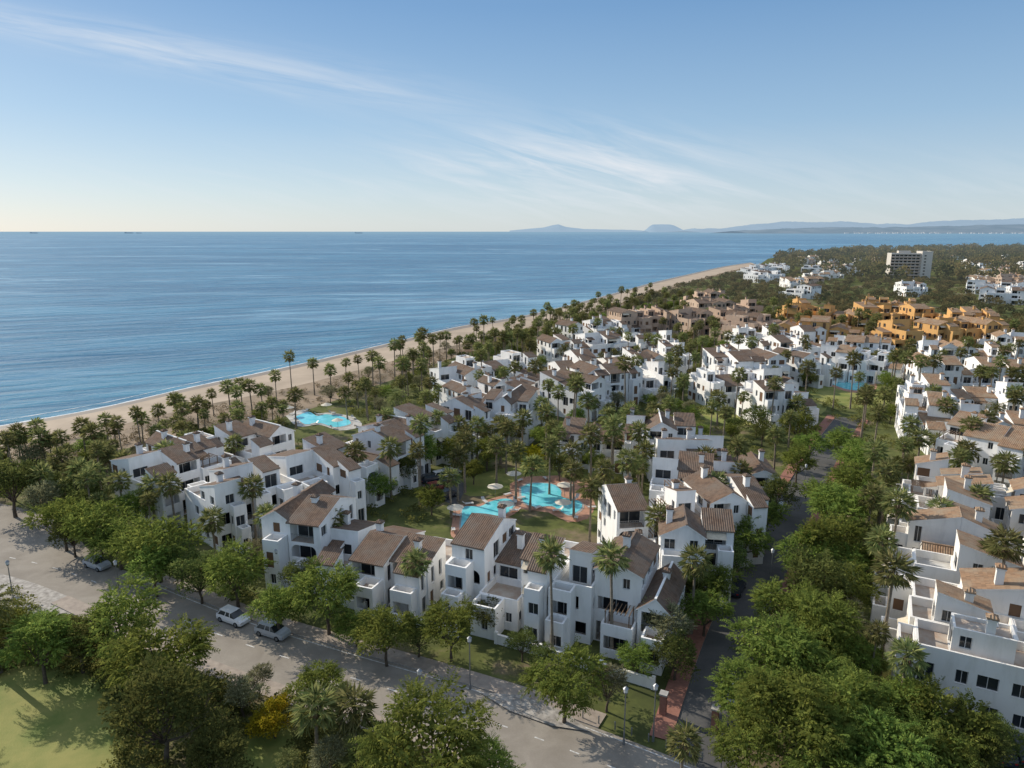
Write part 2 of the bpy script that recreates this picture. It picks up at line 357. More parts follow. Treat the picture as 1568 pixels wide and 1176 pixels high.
# ------------------------------------------------------------------ roads
main=cr([G(u,v) for u,v in [(-120,838),(-20,848),(70,866),(150,893),(240,932),(360,981),(500,1026),(650,1072),(800,1122),(950,1180),(1150,1265)]],8)
side=cr([G(u,v) for u,v in [(95,872),(62,830),(15,800),(-60,782),(-160,775)]],8)
street=cr([G(u,v) for u,v in [(1070,1215),(1085,1120),(1130,960),(1180,850),(1225,760),(1262,695),(1300,640)]],8)
ribbon('main_road',main,-3.8,3.8,.008,'asphalt')
ribbon('side_road',side,-4.2,4.2,.012,'asphalt')
ribbon('street',street,-2.9,2.9,.004,'asphalt2')
i0=next(i for i,p in enumerate(main) if p[0]>G(170,900)[0])
i1=next(i for i,p in enumerate(main) if p[0]>G(960,1180)[0])-3
ribbon('pavement',main[i0:i1],3.8,5.9,.12,'pave',1)
ribbon('pavement',main[i0-2:],-5.9,-3.8,.12,'pave',1)
ribbon('brick_pavement',street[6:],2.9,4.9,.12,'brick',1)
ribbon('brick_pavement',street[12:],-4.4,-2.9,.12,'brick',1)
mb=MB(); L0=0
for i in range(0,len(main)-1):
    seg=main[i:i+2]; ln=np.linalg.norm(seg[1]-seg[0]); k=int(max(1,ln//2.0))
    for j in range(k):
        L0+=1
        if L0%3==0:
            a=seg[0]+(seg[1]-seg[0])*j/k; b=seg[0]+(seg[1]-seg[0])*(j+.8)/k; t=(b-a)/np.linalg.norm(b-a); nn=np.array([-t[1],t[0]])*.07
            mb.q((*(a-nn),.016),(*(b-nn),.016),(*(b+nn),.016),(*(a+nn),.016),'paint')
obj('road_marking',mb.mesh('marks'))
ribbon('road_edge_line',main[i0:],3.3,3.42,.016,'paint')
sheet('cobbled_parking',[G(u,v) for u,v in [(-40,872),(60,888),(135,918),(120,938),(40,948),(-40,950)]],.004,'cobble')
sheet('cobbled_parking',[G(u,v) for u,v in [(735,1062),(800,1066),(865,1092),(905,1122),(845,1113),(780,1090)]],.128,'cobble')
lawns=[[(-60,1050),(40,1020),(150,1040),(190,1110),(150,1200),(-60,1200)],[(380,1125),(440,1110),(450,1200),(330,1200)],
 [(800,705),(880,700),(960,720),(940,745),(900,735),(800,735)],[(1150,612),(1260,618),(1240,640),(1130,640)],[(300,845),(380,835),(400,850),(320,862)],
 [(880,780),(920,775),(925,800),(890,800)],[(700,735),(790,715),(800,745),(720,760)],[(1225,560),(1330,560),(1360,620),(1250,612)],
 [(1320,1040),(1360,1020),(1500,1060),(1500,1090),(1350,1080)],[(1060,600),(1130,610),(1150,650),(1080,640)]]
LW=[[G(u,v) for u,v in p] for p in lawns]
for i,p in enumerate(LW): sheet('lawn',cr(p+[p[0]],4)[:-1],.0045+.001*i,'lawn')
pools=[([(800,748),(815,742),(845,743),(858,752),(860,762),(885,768),(888,778),(872,788),(858,783),(845,775),(822,776),(803,768)],1.05,'deck'),
 ([(706,795),(710,777),(735,776),(750,769),(775,764),(788,771),(780,784),(755,797),(725,812),(706,812)],.98,'deck'),
 ([(448,638),(470,630),(485,637),(500,634),(530,639),(542,650),(515,656),(490,649),(464,651)],.9,'floor2'),
 ([(1255,582),(1290,577),(1330,585),(1328,598),(1300,598),(1275,590)],.9,'deck'),([(985,493),(1010,490),(1022,497),(995,501)],1,'floor2')]
PW=[];PC=[]
for i,(px,sc_,dm_) in enumerate(pools):
    c=np.mean([G(u,v) for u,v in px],axis=0); P=cr([G(u,v) for u,v in px+[px[0]]],4)[:-1]; P=c+(P-c)*sc_
    big=c+(P-c)*1.38; rim=c+(P-c)*1.07
    sheet('pool_deck',big,.04+.005*i,dm_); sheet('pool_coping',rim,.075+.005*i,'kerb'); sheet('swimming_pool',P,.105+.005*i,'pool'); PW.append(big); PC.append((c,np.max(np.linalg.norm(P-c,axis=1))))
sheet('pool_deck',[G(u,v) for u,v in [(785,740),(800,730),(860,728),(900,738),(912,775),(900,795),(870,800),(840,785),(790,778)]],.03,'deck')
PK=[G(u,v) for u,v in [(640,735),(690,720),(715,745),(700,775),(660,760)]]
sheet('car_park',PK,.022,'asphalt2'); PW.append(np.array(PK))
# ------------------------------------------------------------------ buildings
occ=[]
class Bld:
    def __init__(s,O,A,Nv,wall,tile,name):
        s.O=O;s.A=A;s.N=Nv;s.wall=wall;s.tile=tile;s.name=name;s.p={k:MB() for k in ('walls','roof','windows','terraces')}
    def T(s,p): return (p[0]*s.A[0]+p[1]*s.N[0],p[0]*s.A[1]+p[1]*s.N[1],p[2])
    def q(s,part,a,b,c,d,m,uv=None): s.p[part].q(s.T(a),s.T(b),s.T(c),s.T(d),m,uv)
    def bx(s,part,x0,x1,y0,y1,z0,z1,m):
        q=lambda *a: s.q(part,*a,m)
        q((x0,y0,z0),(x1,y0,z0),(x1,y0,z1),(x0,y0,z1)); q((x1,y1,z0),(x0,y1,z0),(x0,y1,z1),(x1,y1,z1)); q((x0,y1,z0),(x0,y0,z0),(x0,y0,z1),(x0,y1,z1))
        q((x1,y0,z0),(x1,y1,z0),(x1,y1,z1),(x1,y0,z1)); q((x0,y0,z1),(x1,y0,z1),(x1,y1,z1),(x0,y1,z1)); q((x0,y0,z0),(x1,y0,z0),(x1,y1,z0),(x0,y1,z0))
    def fac(s,side,x0,x1,y0,y1,z0,z1,ops=()):
        if side=='F': P=lambda a,z,d:(a,y0+d,z); lo,hi=x0,x1
        elif side=='B': P=lambda a,z,d:(a,y1-d,z); lo,hi=x0,x1
        elif side=='L': P=lambda a,z,d:(x0+d,a,z); lo,hi=y0,y1
        else: P=lambda a,z,d:(x1-d,a,z); lo,hi=y0,y1
        ops=[o for o in ops if o[0]>lo+.1 and o[1]<hi-.1 and o[2]>=z0+.05 and o[3]<z1-.05]
        xs=sorted(set([lo,hi]+[o[0] for o in ops]+[o[1] for o in ops])); zs=sorted(set([z0,z1]+[o[2] for o in ops]+[o[3] for o in ops]))
        W=s.wall
        for i in range(len(xs)-1):
            for j in range(len(zs)-1):
                mx=(xs[i]+xs[i+1])/2; mz=(zs[j]+zs[j+1])/2
                if any(o[0]<mx<o[1] and o[2]<mz<o[3] for o in ops): continue
                s.q('walls',P(xs[i],zs[j],0),P(xs[i+1],zs[j],0),P(xs[i+1],zs[j+1],0),P(xs[i],zs[j+1],0),W)
        for a,b,c,d,kind in ops:
            dep={'win':.2,'door':.2,'log':1.7,'bars':1.6,'shut':.08,'arch':1.7}[kind]
            arch=kind=='arch'
            if arch: kind='log'
            s.q('walls',P(a,c,0),P(a,d,0),P(a,d,dep),P(a,c,dep),W); s.q('walls',P(b,c,0),P(b,d,0),P(b,d,dep),P(b,c,dep),W)
            s.q('walls',P(a,d,0),P(b,d,0),P(b,d,dep),P(a,d,dep),W)
            if arch:  # rounded corners of an arched loggia
                rr=min(.8,(b-a)/2); zc=d-rr
                for sg,x0_ in ((1,a),(-1,b)):
                    for k in range(4):
                        t0=math.pi/2*k/4; t1=math.pi/2*(k+1)/4
                        xa=x0_+sg*rr*(1-math.cos(t0)); xb=x0_+sg*rr*(1-math.cos(t1)); za=zc+rr*math.sin(t0); zb=zc+rr*math.sin(t1)
                        s.q('walls',P(xa,za,0.012),P(xb,zb,0.012),P(xb,d,0.012),P(xa,d,0.012),W); s.q('walls',P(xa,za,0.012),P(xb,zb,0.012),P(xb,zb,.25),P(xa,za,.25),W)
            if kind in('log','bars'):
                fl=c-.85 if kind=='log' else c
                if kind=='log':
                    s.q('walls',P(a,c,0),P(b,c,0),P(b,c,.15),P(a,c,.15),W); s.q('walls',P(a,c,.15),P(b,c,.15),P(b,fl,.15),P(a,fl,.15),W)
                    s.q('walls',P(a,fl,.15),P(a,c,.15),P(a,c,dep),P(a,fl,dep),W); s.q('walls',P(b,fl,.15),P(b,c,.15),P(b,c,dep),P(b,fl,dep),W)
                else:
                    m=int((b-a)/.22)
                    for i in range(m):
                        x=a+(b-a)*(i+.5)/m; s.q('windows',P(x-.025,fl,.06),P(x+.025,fl,.06),P(x+.025,fl+.95,.06),P(x-.025,fl+.95,.06),'metal')
                    s.q('windows',P(a,fl+.95,.05),P(b,fl+.95,.05),P(b,fl+1.01,.05),P(a,fl+1.01,.05),'metal')
                s.q('terraces',P(a,fl,.0),P(b,fl,.0),P(b,fl,dep),P(a,fl,dep),'floor')
                s.q('walls',P(a,fl,dep),P(b,fl,dep),P(b,d,dep),P(a,d,dep),W)
                g0=a+.2;g1=b-.2; gm=(g0+g1)/2
                s.q('windows',P(g0,fl+.05,dep-.03),P(g1,fl+.05,dep-.03),P(g1,fl+2.15,dep-.03),P(g0,fl+2.15,dep-.03),'glass')
                s.q('windows',P(gm-.04,fl+.05,dep-.06),P(gm+.04,fl+.05,dep-.06),P(gm+.04,fl+2.15,dep-.06),P(gm-.04,fl+2.15,dep-.06),'frame')
                if not arch and random.random()<.12:
                    s.q('terraces',P(a+.05,d-.05,.02),P(b-.05,d-.05,.02),P(b-.05,d-.6,-.9),P(a+.05,d-.6,-.9),'awning')
            else:
                s.q('walls',P(a,c,-.05),P(b,c,-.05),P(b,c,dep),P(a,c,dep),W)
                gm='shade' if kind=='shut' else 'glass'
                s.q('windows',P(a,c,dep),P(b,c,dep),P(b,d,dep),P(a,d,dep),gm)
                if kind!='shut':
                    m_=(a+b)/2
                    for (q0,q1,r0,r1) in ((m_-.03,m_+.03,c,d),(a,a+.06,c,d),(b-.06,b,c,d),(a,b,d-.06,d)):
                        s.q('windows',P(q0,r0,dep-.03),P(q1,r0,dep-.03),P(q1,r1,dep-.03),P(q0,r1,dep-.03),'frame')
    def block(s,x0,x1,y0,y1,z0,z1,ops=None,top='par',ph=.9):
        ops=ops or {}
        for sd in 'FBLR': s.fac(sd,x0,x1,y0,y1,z0,z1,ops.get(sd,()))
        if top=='par':
            t=.22; zf=z1-ph; W=s.wall
            a,b,c,d=x0+t,x1-t,y0+t,y1-t
            s.q('terraces',(a,c,zf),(b,c,zf),(b,d,zf),(a,d,zf),random.choice(['floor','floor2','floor']))
            for (p,q_) in (((a,c),(b,c)),((b,c),(b,d)),((b,d),(a,d)),((a,d),(a,c))):
                s.q('walls',(*p,zf),(*q_,zf),(*q_,z1),(*p,z1),W)
            s.q('walls',(x0,y0,z1),(x1,y0,z1),(b,c,z1),(a,c,z1),W); s.q('walls',(x1,y0,z1),(x1,y1,z1),(b,d,z1),(b,c,z1),W)
            s.q('walls',(x1,y1,z1),(x0,y1,z1),(a,d,z1),(b,d,z1),W); s.q('walls',(x0,y1,z1),(x0,y0,z1),(a,c,z1),(a,d,z1),W)
            if b-a>2 and d-c>2:
                r=random.random(); px_=random.uniform(a+.6,b-.8); py_=random.uniform(c+.6,d-.8)
                if r<.3: s.bx('terraces',px_,px_+.8,py_,py_+.8,zf+.66,zf+.72,'frame'); s.bx('terraces',px_+.36,px_+.44,py_+.36,py_+.44,zf+.003,zf+.66,'metal')
                elif r<.5: s.bx('terraces',px_,px_+.7,py_,py_+.35,zf+.003,zf+.75,'frame')
                elif r<.64:
                    e0,e1=a+.1,min(b-.1,a+2.8); f0,f1=c+.1,min(d-.1,c+2.6)
                    for X in (e0,e1-.1):
                        for Y in (f0,f1-.1): s.bx('terraces',X,X+.1,Y,Y+.1,zf+.003,zf+2.2,'wood')
                    k=int((e1-e0)/.45)
                    for i in range(k+1): X=e0+(e1-e0-.08)*i/k; s.bx('terraces',X,X+.08,f0-.15,f1+.15,zf+2.2,zf+2.3,'wood')
    def slab(s,e0,e1,r1,r0):
        e0,e1,r0,r1=[np.array(p,float) for p in (e0,e1,r0,r1)]
        Lu=np.linalg.norm(e1-e0); Lv=np.linalg.norm(r0-e0)*1.0; o=random.random()*50
        sh0=np.dot(r0-e0,(e1-e0)/Lu); sh1=np.dot(r1-e0,(e1-e0)/Lu)
        s.q('roof',tuple(e0),tuple(e1),tuple(r1),tuple(r0),s.tile,[(o,o),(o+Lu,o),(o+sh1,o+Lv),(o+sh0,o+Lv)])
        dn=np.array((0,0,-.16)); P=[e0,e1,r1,r0]
        for i in range(4):
            a=P[i];b=P[(i+1)%4]
            if np.linalg.norm(a-b)>.05: s.q('roof',tuple(a),tuple(b),tuple(b+dn),tuple(a+dn),s.wall if i!=0 else s.tile)
    def gable_y(s,x0,x1,y0,y1,z,r):
        xm=(x0+x1)/2+random.uniform(-.1,.1)*(x1-x0); o=.22; k=r/((x1-x0)/2)
        for y in (y0,y1): s.q('walls',(x0,y,z),(x1,y,z),(xm,y,z+r),(xm,y,z+r),s.wall)
        s.slab((x0-o,y0-.1,z-o*k+.1),(x0-o,y1+.1,z-o*k+.1),(xm,y1+.1,z+r+.14),(xm,y0-.1,z+r+.14))
        s.slab((x1+o,y0-.1,z-o*k+.1),(x1+o,y1+.1,z-o*k+.1),(xm,y1+.1,z+r+.14),(xm,y0-.1,z+r+.14))
        s.bx('roof',xm-.12,xm+.12,y0-.12,y1+.12,z+r+.08,z+r+.22,s.wall if random.random()<.3 else s.tile)
    def shed(s,x0,x1,y0,y1,z,r,hi='B'):
        o=.25
        if hi=='B':
            s.q('walls',(x0,y1,z),(x1,y1,z),(x1,y1,z+r),(x0,y1,z+r),s.wall)
            for x in (x0,x1): s.q('walls',(x,y0,z),(x,y1,z),(x,y1,z+r),(x,y1,z+r),s.wall)
            k=r/(y1-y0); s.slab((x0-.05,y0-o,z-o*k+.12),(x1+.05,y0-o,z-o*k+.12),(x1+.05,y1+.05,z+r+.14),(x0-.05,y1+.05,z+r+.14))
        else:
            s.q('walls',(x0,y0,z),(x1,y0,z),(x1,y0,z+r),(x0,y0,z+r),s.wall)
            for x in (x0,x1): s.q('walls',(x,y1,z),(x,y0,z),(x,y0,z+r),(x,y0,z+r),s.wall)
            k=r/(y1-y0); s.slab((x0-.05,y1+o,z-o*k+.12),(x1+.05,y1+o,z-o*k+.12),(x1+.05,y0-.05,z+r+.14),(x0-.05,y0-.05,z+r+.14))
    def pyr(s,x0,x1,y0,y1,z,r):
        xm,ym=(x0+x1)/2,(y0+y1)/2; o=.2; x0-=o;x1+=o;y0-=o;y1+=o
        for a,b in (((x0,y0),(x1,y0)),((x1,y0),(x1,y1)),((x1,y1),(x0,y1)),((x0,y1),(x0,y0))):
            s.slab((*a,z+.1),(*b,z+.1),(xm+.01,ym,z+r),(xm,ym,z+r))
    def chim(s,x,y,z,h):
        b=.36
        s.bx('walls',x-b,x+b,y-b,y+b,z-1.2,z+h,s.wall); s.bx('walls',x-b-.09,x+b+.09,y-b-.09,y+b+.09,z+h+.003,z+h+.13,s.wall)
        s.bx('windows',x-b*.8,x+b*.8,y-b*.8,y+b*.8,z+h+.133,z+h+.33,'shade'); s.pyr(x-b*.8,x+b*.8,y-b*.8,y+b*.8,z+h+.25,.4)
    def done(s):
        e=bpy.data.objects.new(s.name,None); COL.objects.link(e); e.location=(s.O[0],s.O[1],0)
        for k,mb in s.p.items():
            if mb.f: obj(k,mb.mesh(s.name+'_'+k),parent=e)
def wops(lo,hi,s0,s1,big=False,dense=1.0):
    out=[]
    for k in range(s0,s1):
        z=3*k; wd=hi-lo
        if big and wd>2.2 and random.random()<.8:
            a=lo+random.uniform(.28,.42); b=a+min(wd-.75,random.uniform(2.2,3.6)); r=random.random()
            if r<.45: out.append((a,b,z+1.0,z+2.55,'log'))
            elif r<.68: out.append((a,b,z+1.0,z+2.7,'arch'))
            else: out.append((a,b,z+.15,z+2.5,'bars'))
            if hi-b>1.5: out.append((b+.5,min(b+1.3,hi-.3),z+1.0,z+2.2,'win'))
        else:
            n=max(1,int(wd/2.2))
            for i in range(n):
                if random.random()>dense: continue
                c=lo+wd*(i+.5)/n+random.uniform(-.25,.25); hw=random.choice([.4,.5,.65,.85])
                hw=min(hw,wd/2-.3)
                zb=random.choice([.95,1.0,.95,.15 if k else .1])
                out.append((c-hw,c+hw,z+zb,z+2.3,random.choice(['win','win','win','shut'])))
    return out
def unit(B,x,wd,d,yo,st,flat=.3):
    h=3*st; x0=x;x1=x+wd+.02;y0=yo-d/2;y1=yo+d/2
    r=random.random()
    lat={'L':wops(y0,y1,0,st,dense=.85),'R':wops(y0,y1,0,st,dense=.85)}
    if r<flat:
        hl=h-3
        B.block(x0,x1,y0,y1,0,hl+.95,{'F':wops(x0,x1,0,st-1,True),'B':wops(x0,x1,0,st-1,True),**lat})
        hx=x0+.25+(wd*.35)*random.random(); hw=wd*.58; hy=y0+d*random.uniform(.2,.4); hd=d*.5
        rr=random.random()
        B.block(hx,hx+hw,hy,hy+hd,hl,hl+2.9,{'F':[(hx+.35,hx+hw-.5,hl+.15,hl+2.2,'win')],'L':[(hy+.6,hy+1.6,hl+1,hl+2.2,'win')],'R':[(hy+.6,hy+1.6,hl+1,hl+2.2,'win')]},top='' if rr<.7 else 'par',ph=.35)
        if rr<.7: B.shed(hx,hx+hw,hy,hy+hd,hl+2.9,1.0,random.choice('FB'))
        if random.random()<.6: B.chim(hx+hw*.3,hy+hd*.6,hl+3.2,random.uniform(.7,1.2))
    elif r<flat+(1-flat)*.5:
        B.block(x0,x1,y0,y1,0,h-.3,{'F':wops(x0,x1,0,st,True),'B':wops(x0,x1,0,st,True),**lat},top='')
        if random.random()<.55: B.gable_y(x0,x1,y0,y1,h-.3,random.uniform(1.0,1.5))
        else:
            ym=y0+d*random.uniform(.4,.6); B.shed(x0,x1,y0,ym,h-.3,1.6,'B'); B.shed(x0,x1,ym+.02,y1,h-.3,1.6,'F')
        if random.random()<.9: B.chim(x0+wd*random.uniform(.15,.85),y0+d*random.uniform(.2,.8),h+.6,random.uniform(.9,1.5))
    else:
        dm=y0+d*random.uniform(.35,.5)
        if random.random()<.75:
            B.block(x0,x1,y0,dm,0,h-3+.95,{'F':wops(x0,x1,0,st-1,True),**lat})
            B.block(x0,x1,dm,y1,0,h-.2,{'F':[(x0+.5,x0+.5+min(2.4,wd-1.0),h-2.85,h-.7,'win')],'B':wops(x0,x1,0,st,True),**lat},top='')
            B.shed(x0,x1,dm,y1,h-.2,1.4,random.choice('FB')); hi=True
            if wd>3.8 and random.random()<.55:
                B.shed(x0+.25,x0+wd*.5,dm-1.9,dm-.03,h-.9,.5,'B')
                B.bx('walls',x0+.25,x0+.5,dm-1.8,dm-1.55,h-3,h-.9,B.wall)
        else:
            hi=False
            B.block(x0,x1,y0,dm,0,h-.2,{'F':wops(x0,x1,0,st,True),**lat},top=''); B.shed(x0,x1,y0,dm,h-.2,1.4,random.choice('FB'))
            B.block(x0,x1,dm+.02,y1,0,h-3+.95,{'B':wops(x0,x1,0,st-1,True),**lat})
        if random.random()<.9: B.chim(x0+wd*random.uniform(.15,.85),(dm+y1)/2 if hi else (dm+y0)/2,h+.7,random.uniform(.9,1.6))
    for sgn in (1,-1):
        if random.random()<(.95 if sgn>0 else .7):
            bw=wd*random.uniform(.45,.68); bx_=x0+random.choice([.15,wd-bw-.15]); dp=random.uniform(1.4,2.8); s2=max(1,st-random.choice([0,1,1,2]))
            ops=wops(bx_,bx_+bw,0,s2,True); z1=3*s2+.1
            if sgn>0:
                if s2==st: B.block(bx_,bx_+bw,y0-dp,y0+.05,0,z1-.6,{'F':ops,'L':wops(y0-dp,y0,0,s2,dense=.5),'R':wops(y0-dp,y0,0,s2,dense=.5)},top=''); B.shed(bx_,bx_+bw,y0-dp,y0+.05,z1-.6,.9,'B')
                else: B.block(bx_,bx_+bw,y0-dp,y0+.05,0,z1+.8,{'F':ops,'L':wops(y0-dp,y0,0,s2,dense=.5)})
                if s2>1 and random.random()<.75: B.block(bx_+.2,bx_+bw-.3,y0-dp-1.5,y0-dp+.04,0,z1-3+.8,{'F':wops(bx_+.2,bx_+bw-.3,0,s2-1,True)})
            else:
                if s2==st: s2-=1; z1=3*s2
                if s2>0: B.block(bx_,bx_+bw,y1-.05,y1+dp,0,z1+.8,{'B':wops(bx_,bx_+bw,0,s2,True)})
    c=np.array(B.O)+np.array(B.A)*(x+wd/2)+np.array(B.N)*yo
    for t in (-.3,.3): 
        q=c+np.array(B.N)*d*t; occ.append((q[0],q[1],wd*.62+1.2))
def row(p,q,d=10,st=3,wall='white',tile='tile_brown',flat=.18,uw=(3.8,5.4),z=8,group=4,name='white_apartment_building',jit=1.5,world=False,stv=.3):
    p=np.array(p if world else G(*p,z)); q=np.array(q if world else G(*q,z)); Lr=np.linalg.norm(q-p); A=(q-p)/Lr; Nv=np.array([-A[1],A[0]])
    if np.dot(Nv,(p+q)/2)<0: Nv=-Nv
    x=0; off=0
    while x<Lr-2.5:
        B=Bld(p+A*x+Nv*off,A,Nv,wall,tile,name); xl=0
        for k in range(random.choice([group-1,group,group+1])):
            wd=min(random.uniform(*uw),max(3.4,Lr-x))
            s_=st-1 if random.random()<stv and st>2 else st
            unit(B,xl,wd,d*random.uniform(.85,1.1),random.uniform(-jit,jit),s_,flat)
            xl+=wd; x+=wd
            if x>=Lr-2.5: break
        B.done(); x+=.05; off=random.uniform(-.9,.9)
row((195,722),(440,655)); row((250,692),(330,672))
row((305,752),(500,700)); row((500,700),(640,650)); row((640,648),(735,616)); row((740,610),(838,618),d=12); row((690,600),(760,590),d=9)
row((432,780),(560,795),d=11); row((575,800),(705,822),d=12); row((712,822),(1030,884),d=10)
row((930,770),(1150,757),d=10); row((945,800),(1120,812),d=7)
row((1005,688),(1195,694),d=10); row((1000,716),(1150,730),d=8)
row((860,642),(985,650),d=10); row((990,655),(1120,660),d=9)
for a,b in (((672,576),(765,566)),((775,584),(838,562)),((850,588),(915,574)),((685,556),(800,542)),((850,550),(970,543)),((890,572),(1010,562)),
            ((965,535),(1045,532)),((830,524),(945,516)),((950,515),(1025,512)),((900,497),(995,492)),((1075,574),(1200,567)),((1155,598),(1245,594)),
            ((1090,550),(1200,547)),((1110,526),(1258,521)),((1210,547),(1258,542)),((1120,508),(1258,506)),((860,500),(900,496))):
    row(a,b,d=12,uw=(4.2,6),flat=.35)
for a,b in (((1265,535),(1390,548)),((1270,520),(1380,528)),((1410,530),(1560,535)),((1400,556),(1590,562)),((1385,590),(1600,600)),((1410,625),(1620,640)),((1450,655),(1640,690)),((1380,612),(1450,618)),((1500,515),(1600,520))):
    row(a,b,d=11,uw=(4.2,6),flat=.35,tile='tile_tan')
Bv=np.array([.47,.883]); Av=np.array([.883,-.469]); b0=np.array([44.8,60.8])
for (s0,s1,off) in ((-5,12,0),(13.5,31,.8),(33,52,.3)):
    row(b0+Bv*s0+Av*off,b0+Bv*s1+Av*off,d=9.5,tile='tile_tan',wall='cream',world=True,stv=.15)
    row(b0+Bv*s0+Av*(off+12),b0+Bv*s1+Av*(off+12),d=10,tile='tile_tan',wall='cream',world=True)
    row(b0+Bv*(s0+6)+Av*(off+25),b0+Bv*(s1+6)+Av*(off+25),d=9,tile='tile_tan',wall='cream',world=True)
for a,b in (((1035,485),(1120,480)),((1060,468),(1165,466)),((1110,494),(1165,486)),((940,483),(1010,480)),((1045,452),(1110,452))):
    row(a,b,d=14,st=4,wall='tan',tile='tile_brown',flat=.5,uw=(5,7.5),z=10,name='tan_apartment_building',stv=.1)
for a,b in (((1190,492),(1330,500)),((1340,503),(1525,498)),((1210,472),(1300,478)),((1300,476),(1420,476)),((1430,483),(1530,486)),((1320,460),(1400,463)),((1200,466),(1260,466))):
    row(a,b,d=14,st=4,wall='ochre',tile='tile_tan',flat=.7,uw=(5,7.5),z=10,name='ochre_apartment_building',stv=.3)
for i in range(100):
    u=random.uniform(1170,1620); v=random.uniform(402,462) if random.random()<.7 else random.uniform(396,425)
    if 1340<u<1440 and v<445: continue
    if v>440 and u<1440: continue
    a=G(u,v); ln=random.uniform(10,24); t=random.uniform(-.3,.3)
    row(a,(a[0]+ln*math.cos(t),a[1]+ln*math.sin(t)),d=12,st=random.choice([2,2,3]),uw=(7,10),flat=.3,world=True,wall=random.choice(['white','cream','cream','tan']),tile='tile_tan',name='villa',group=3,jit=1)
for a,b in (((1140,412),(1200,408)),((1205,441),(1250,444)),((1500,448),(1600,452)),((1480,436),(1600,440)),((1230,410),(1300,412)),((1150,422),(1190,420)),((1380,440),(1410,440))):
    row(a,b,d=16,st=3,uw=(8,12),flat=.6,z=6,name='white_villa')
def hotel():
    a=np.array(G(1361,426)); b=np.array(G(1417,426)); A=np.array([.98,-.2]); Nv=np.array([.2,.98]); B=Bld(a,A,Nv,'hotel','tile_tan','hotel_tower')
    wd=b[0]-a[0]; d=13; n=8; hh=2.9; ops=[]
    for k in range(n):
        m=7
        for i in range(m):
            x0=.4+i*(wd*.72)/m; ops.append((x0,x0+wd*.72/m-.35,k*hh+.95,k*hh+2.65,'log'))
    B.block(0,wd*.74,0,d,0,n*hh+1,{'F':ops}); 
    for k in range(1,n+1): B.bx('walls',-.4,wd*.74,-1.3,-.003,k*hh-.1,k*hh+.6,'tan' if k<n else 'hotel')
    B.block(wd*.74,wd,-2.5,d+1,0,n*hh+3,{'F':[(wd*.8,wd*.85,k*hh+1,k*hh+2.2,'win') for k in range(n)],'L':[(3,5,k*hh+1,k*hh+2.4,'win') for k in range(n)]})
    B.block(wd*.2,wd*.5,3,9,n*hh,n*hh+3.2,{}); B.done(); occ.append((a[0]+wd/2,a[1]+7,wd*.6))
hotel()
# ------------------------------------------------------------------ plants
def tube(pts,rad,n=7):
    V=[];F=[]; pts=[np.array(p,float) for p in pts]
    for i,(p,r) in enumerate(zip(pts,rad)):
        t=pts[min(i+1,len(pts)-1)]-pts[max(i-1,0)]; t/=np.linalg.norm(t)+1e-9
        a=np.cross(t,(0.3,1,0.1)); a/=np.linalg.norm(a); b=np.cross(t,a)
        for k in range(n):
            an=2*math.pi*k/n; V.append(p+r*(a*math.cos(an)+b*math.sin(an)))
        if i:
            for k in range(n): F.append(((i-1)*n+k,(i-1)*n+(k+1)%n,i*n+(k+1)%n,i*n+k))
    return np.array(V),np.array(F)
def leaves(P,T,size,width=.42,rg=rng):
    n=len(P); T=T/(np.linalg.norm(T,axis=1)[:,None]+1e-9); R=rg.normal(size=(n,3)); S_=np.cross(T,R); S_/=np.linalg.norm(S_,axis=1)[:,None]+1e-9
    L_=size[:,None]; a=P; b=P+T*L_*.5+S_*L_*width; c=P+T*L_; d=P+T*L_*.5-S_*L_*width
    V=np.stack([a,b,c,d],1).reshape(-1,3); F=np.arange(4*n).reshape(n,4); return V,F
def assemble(name,parts,mats):
    V=[];F=[];mi=[];ti=[];o=0
    for v,f,m,t in parts:
        V.append(v);F.append(f+o);mi.append(np.full(len(f),m)); o+=len(v)
        ti.append(t if t is not None else np.full((len(v),2),.5))
    return mesh_np(name,np.concatenate(V),np.concatenate(F),mats,np.concatenate(mi),np.concatenate(ti))
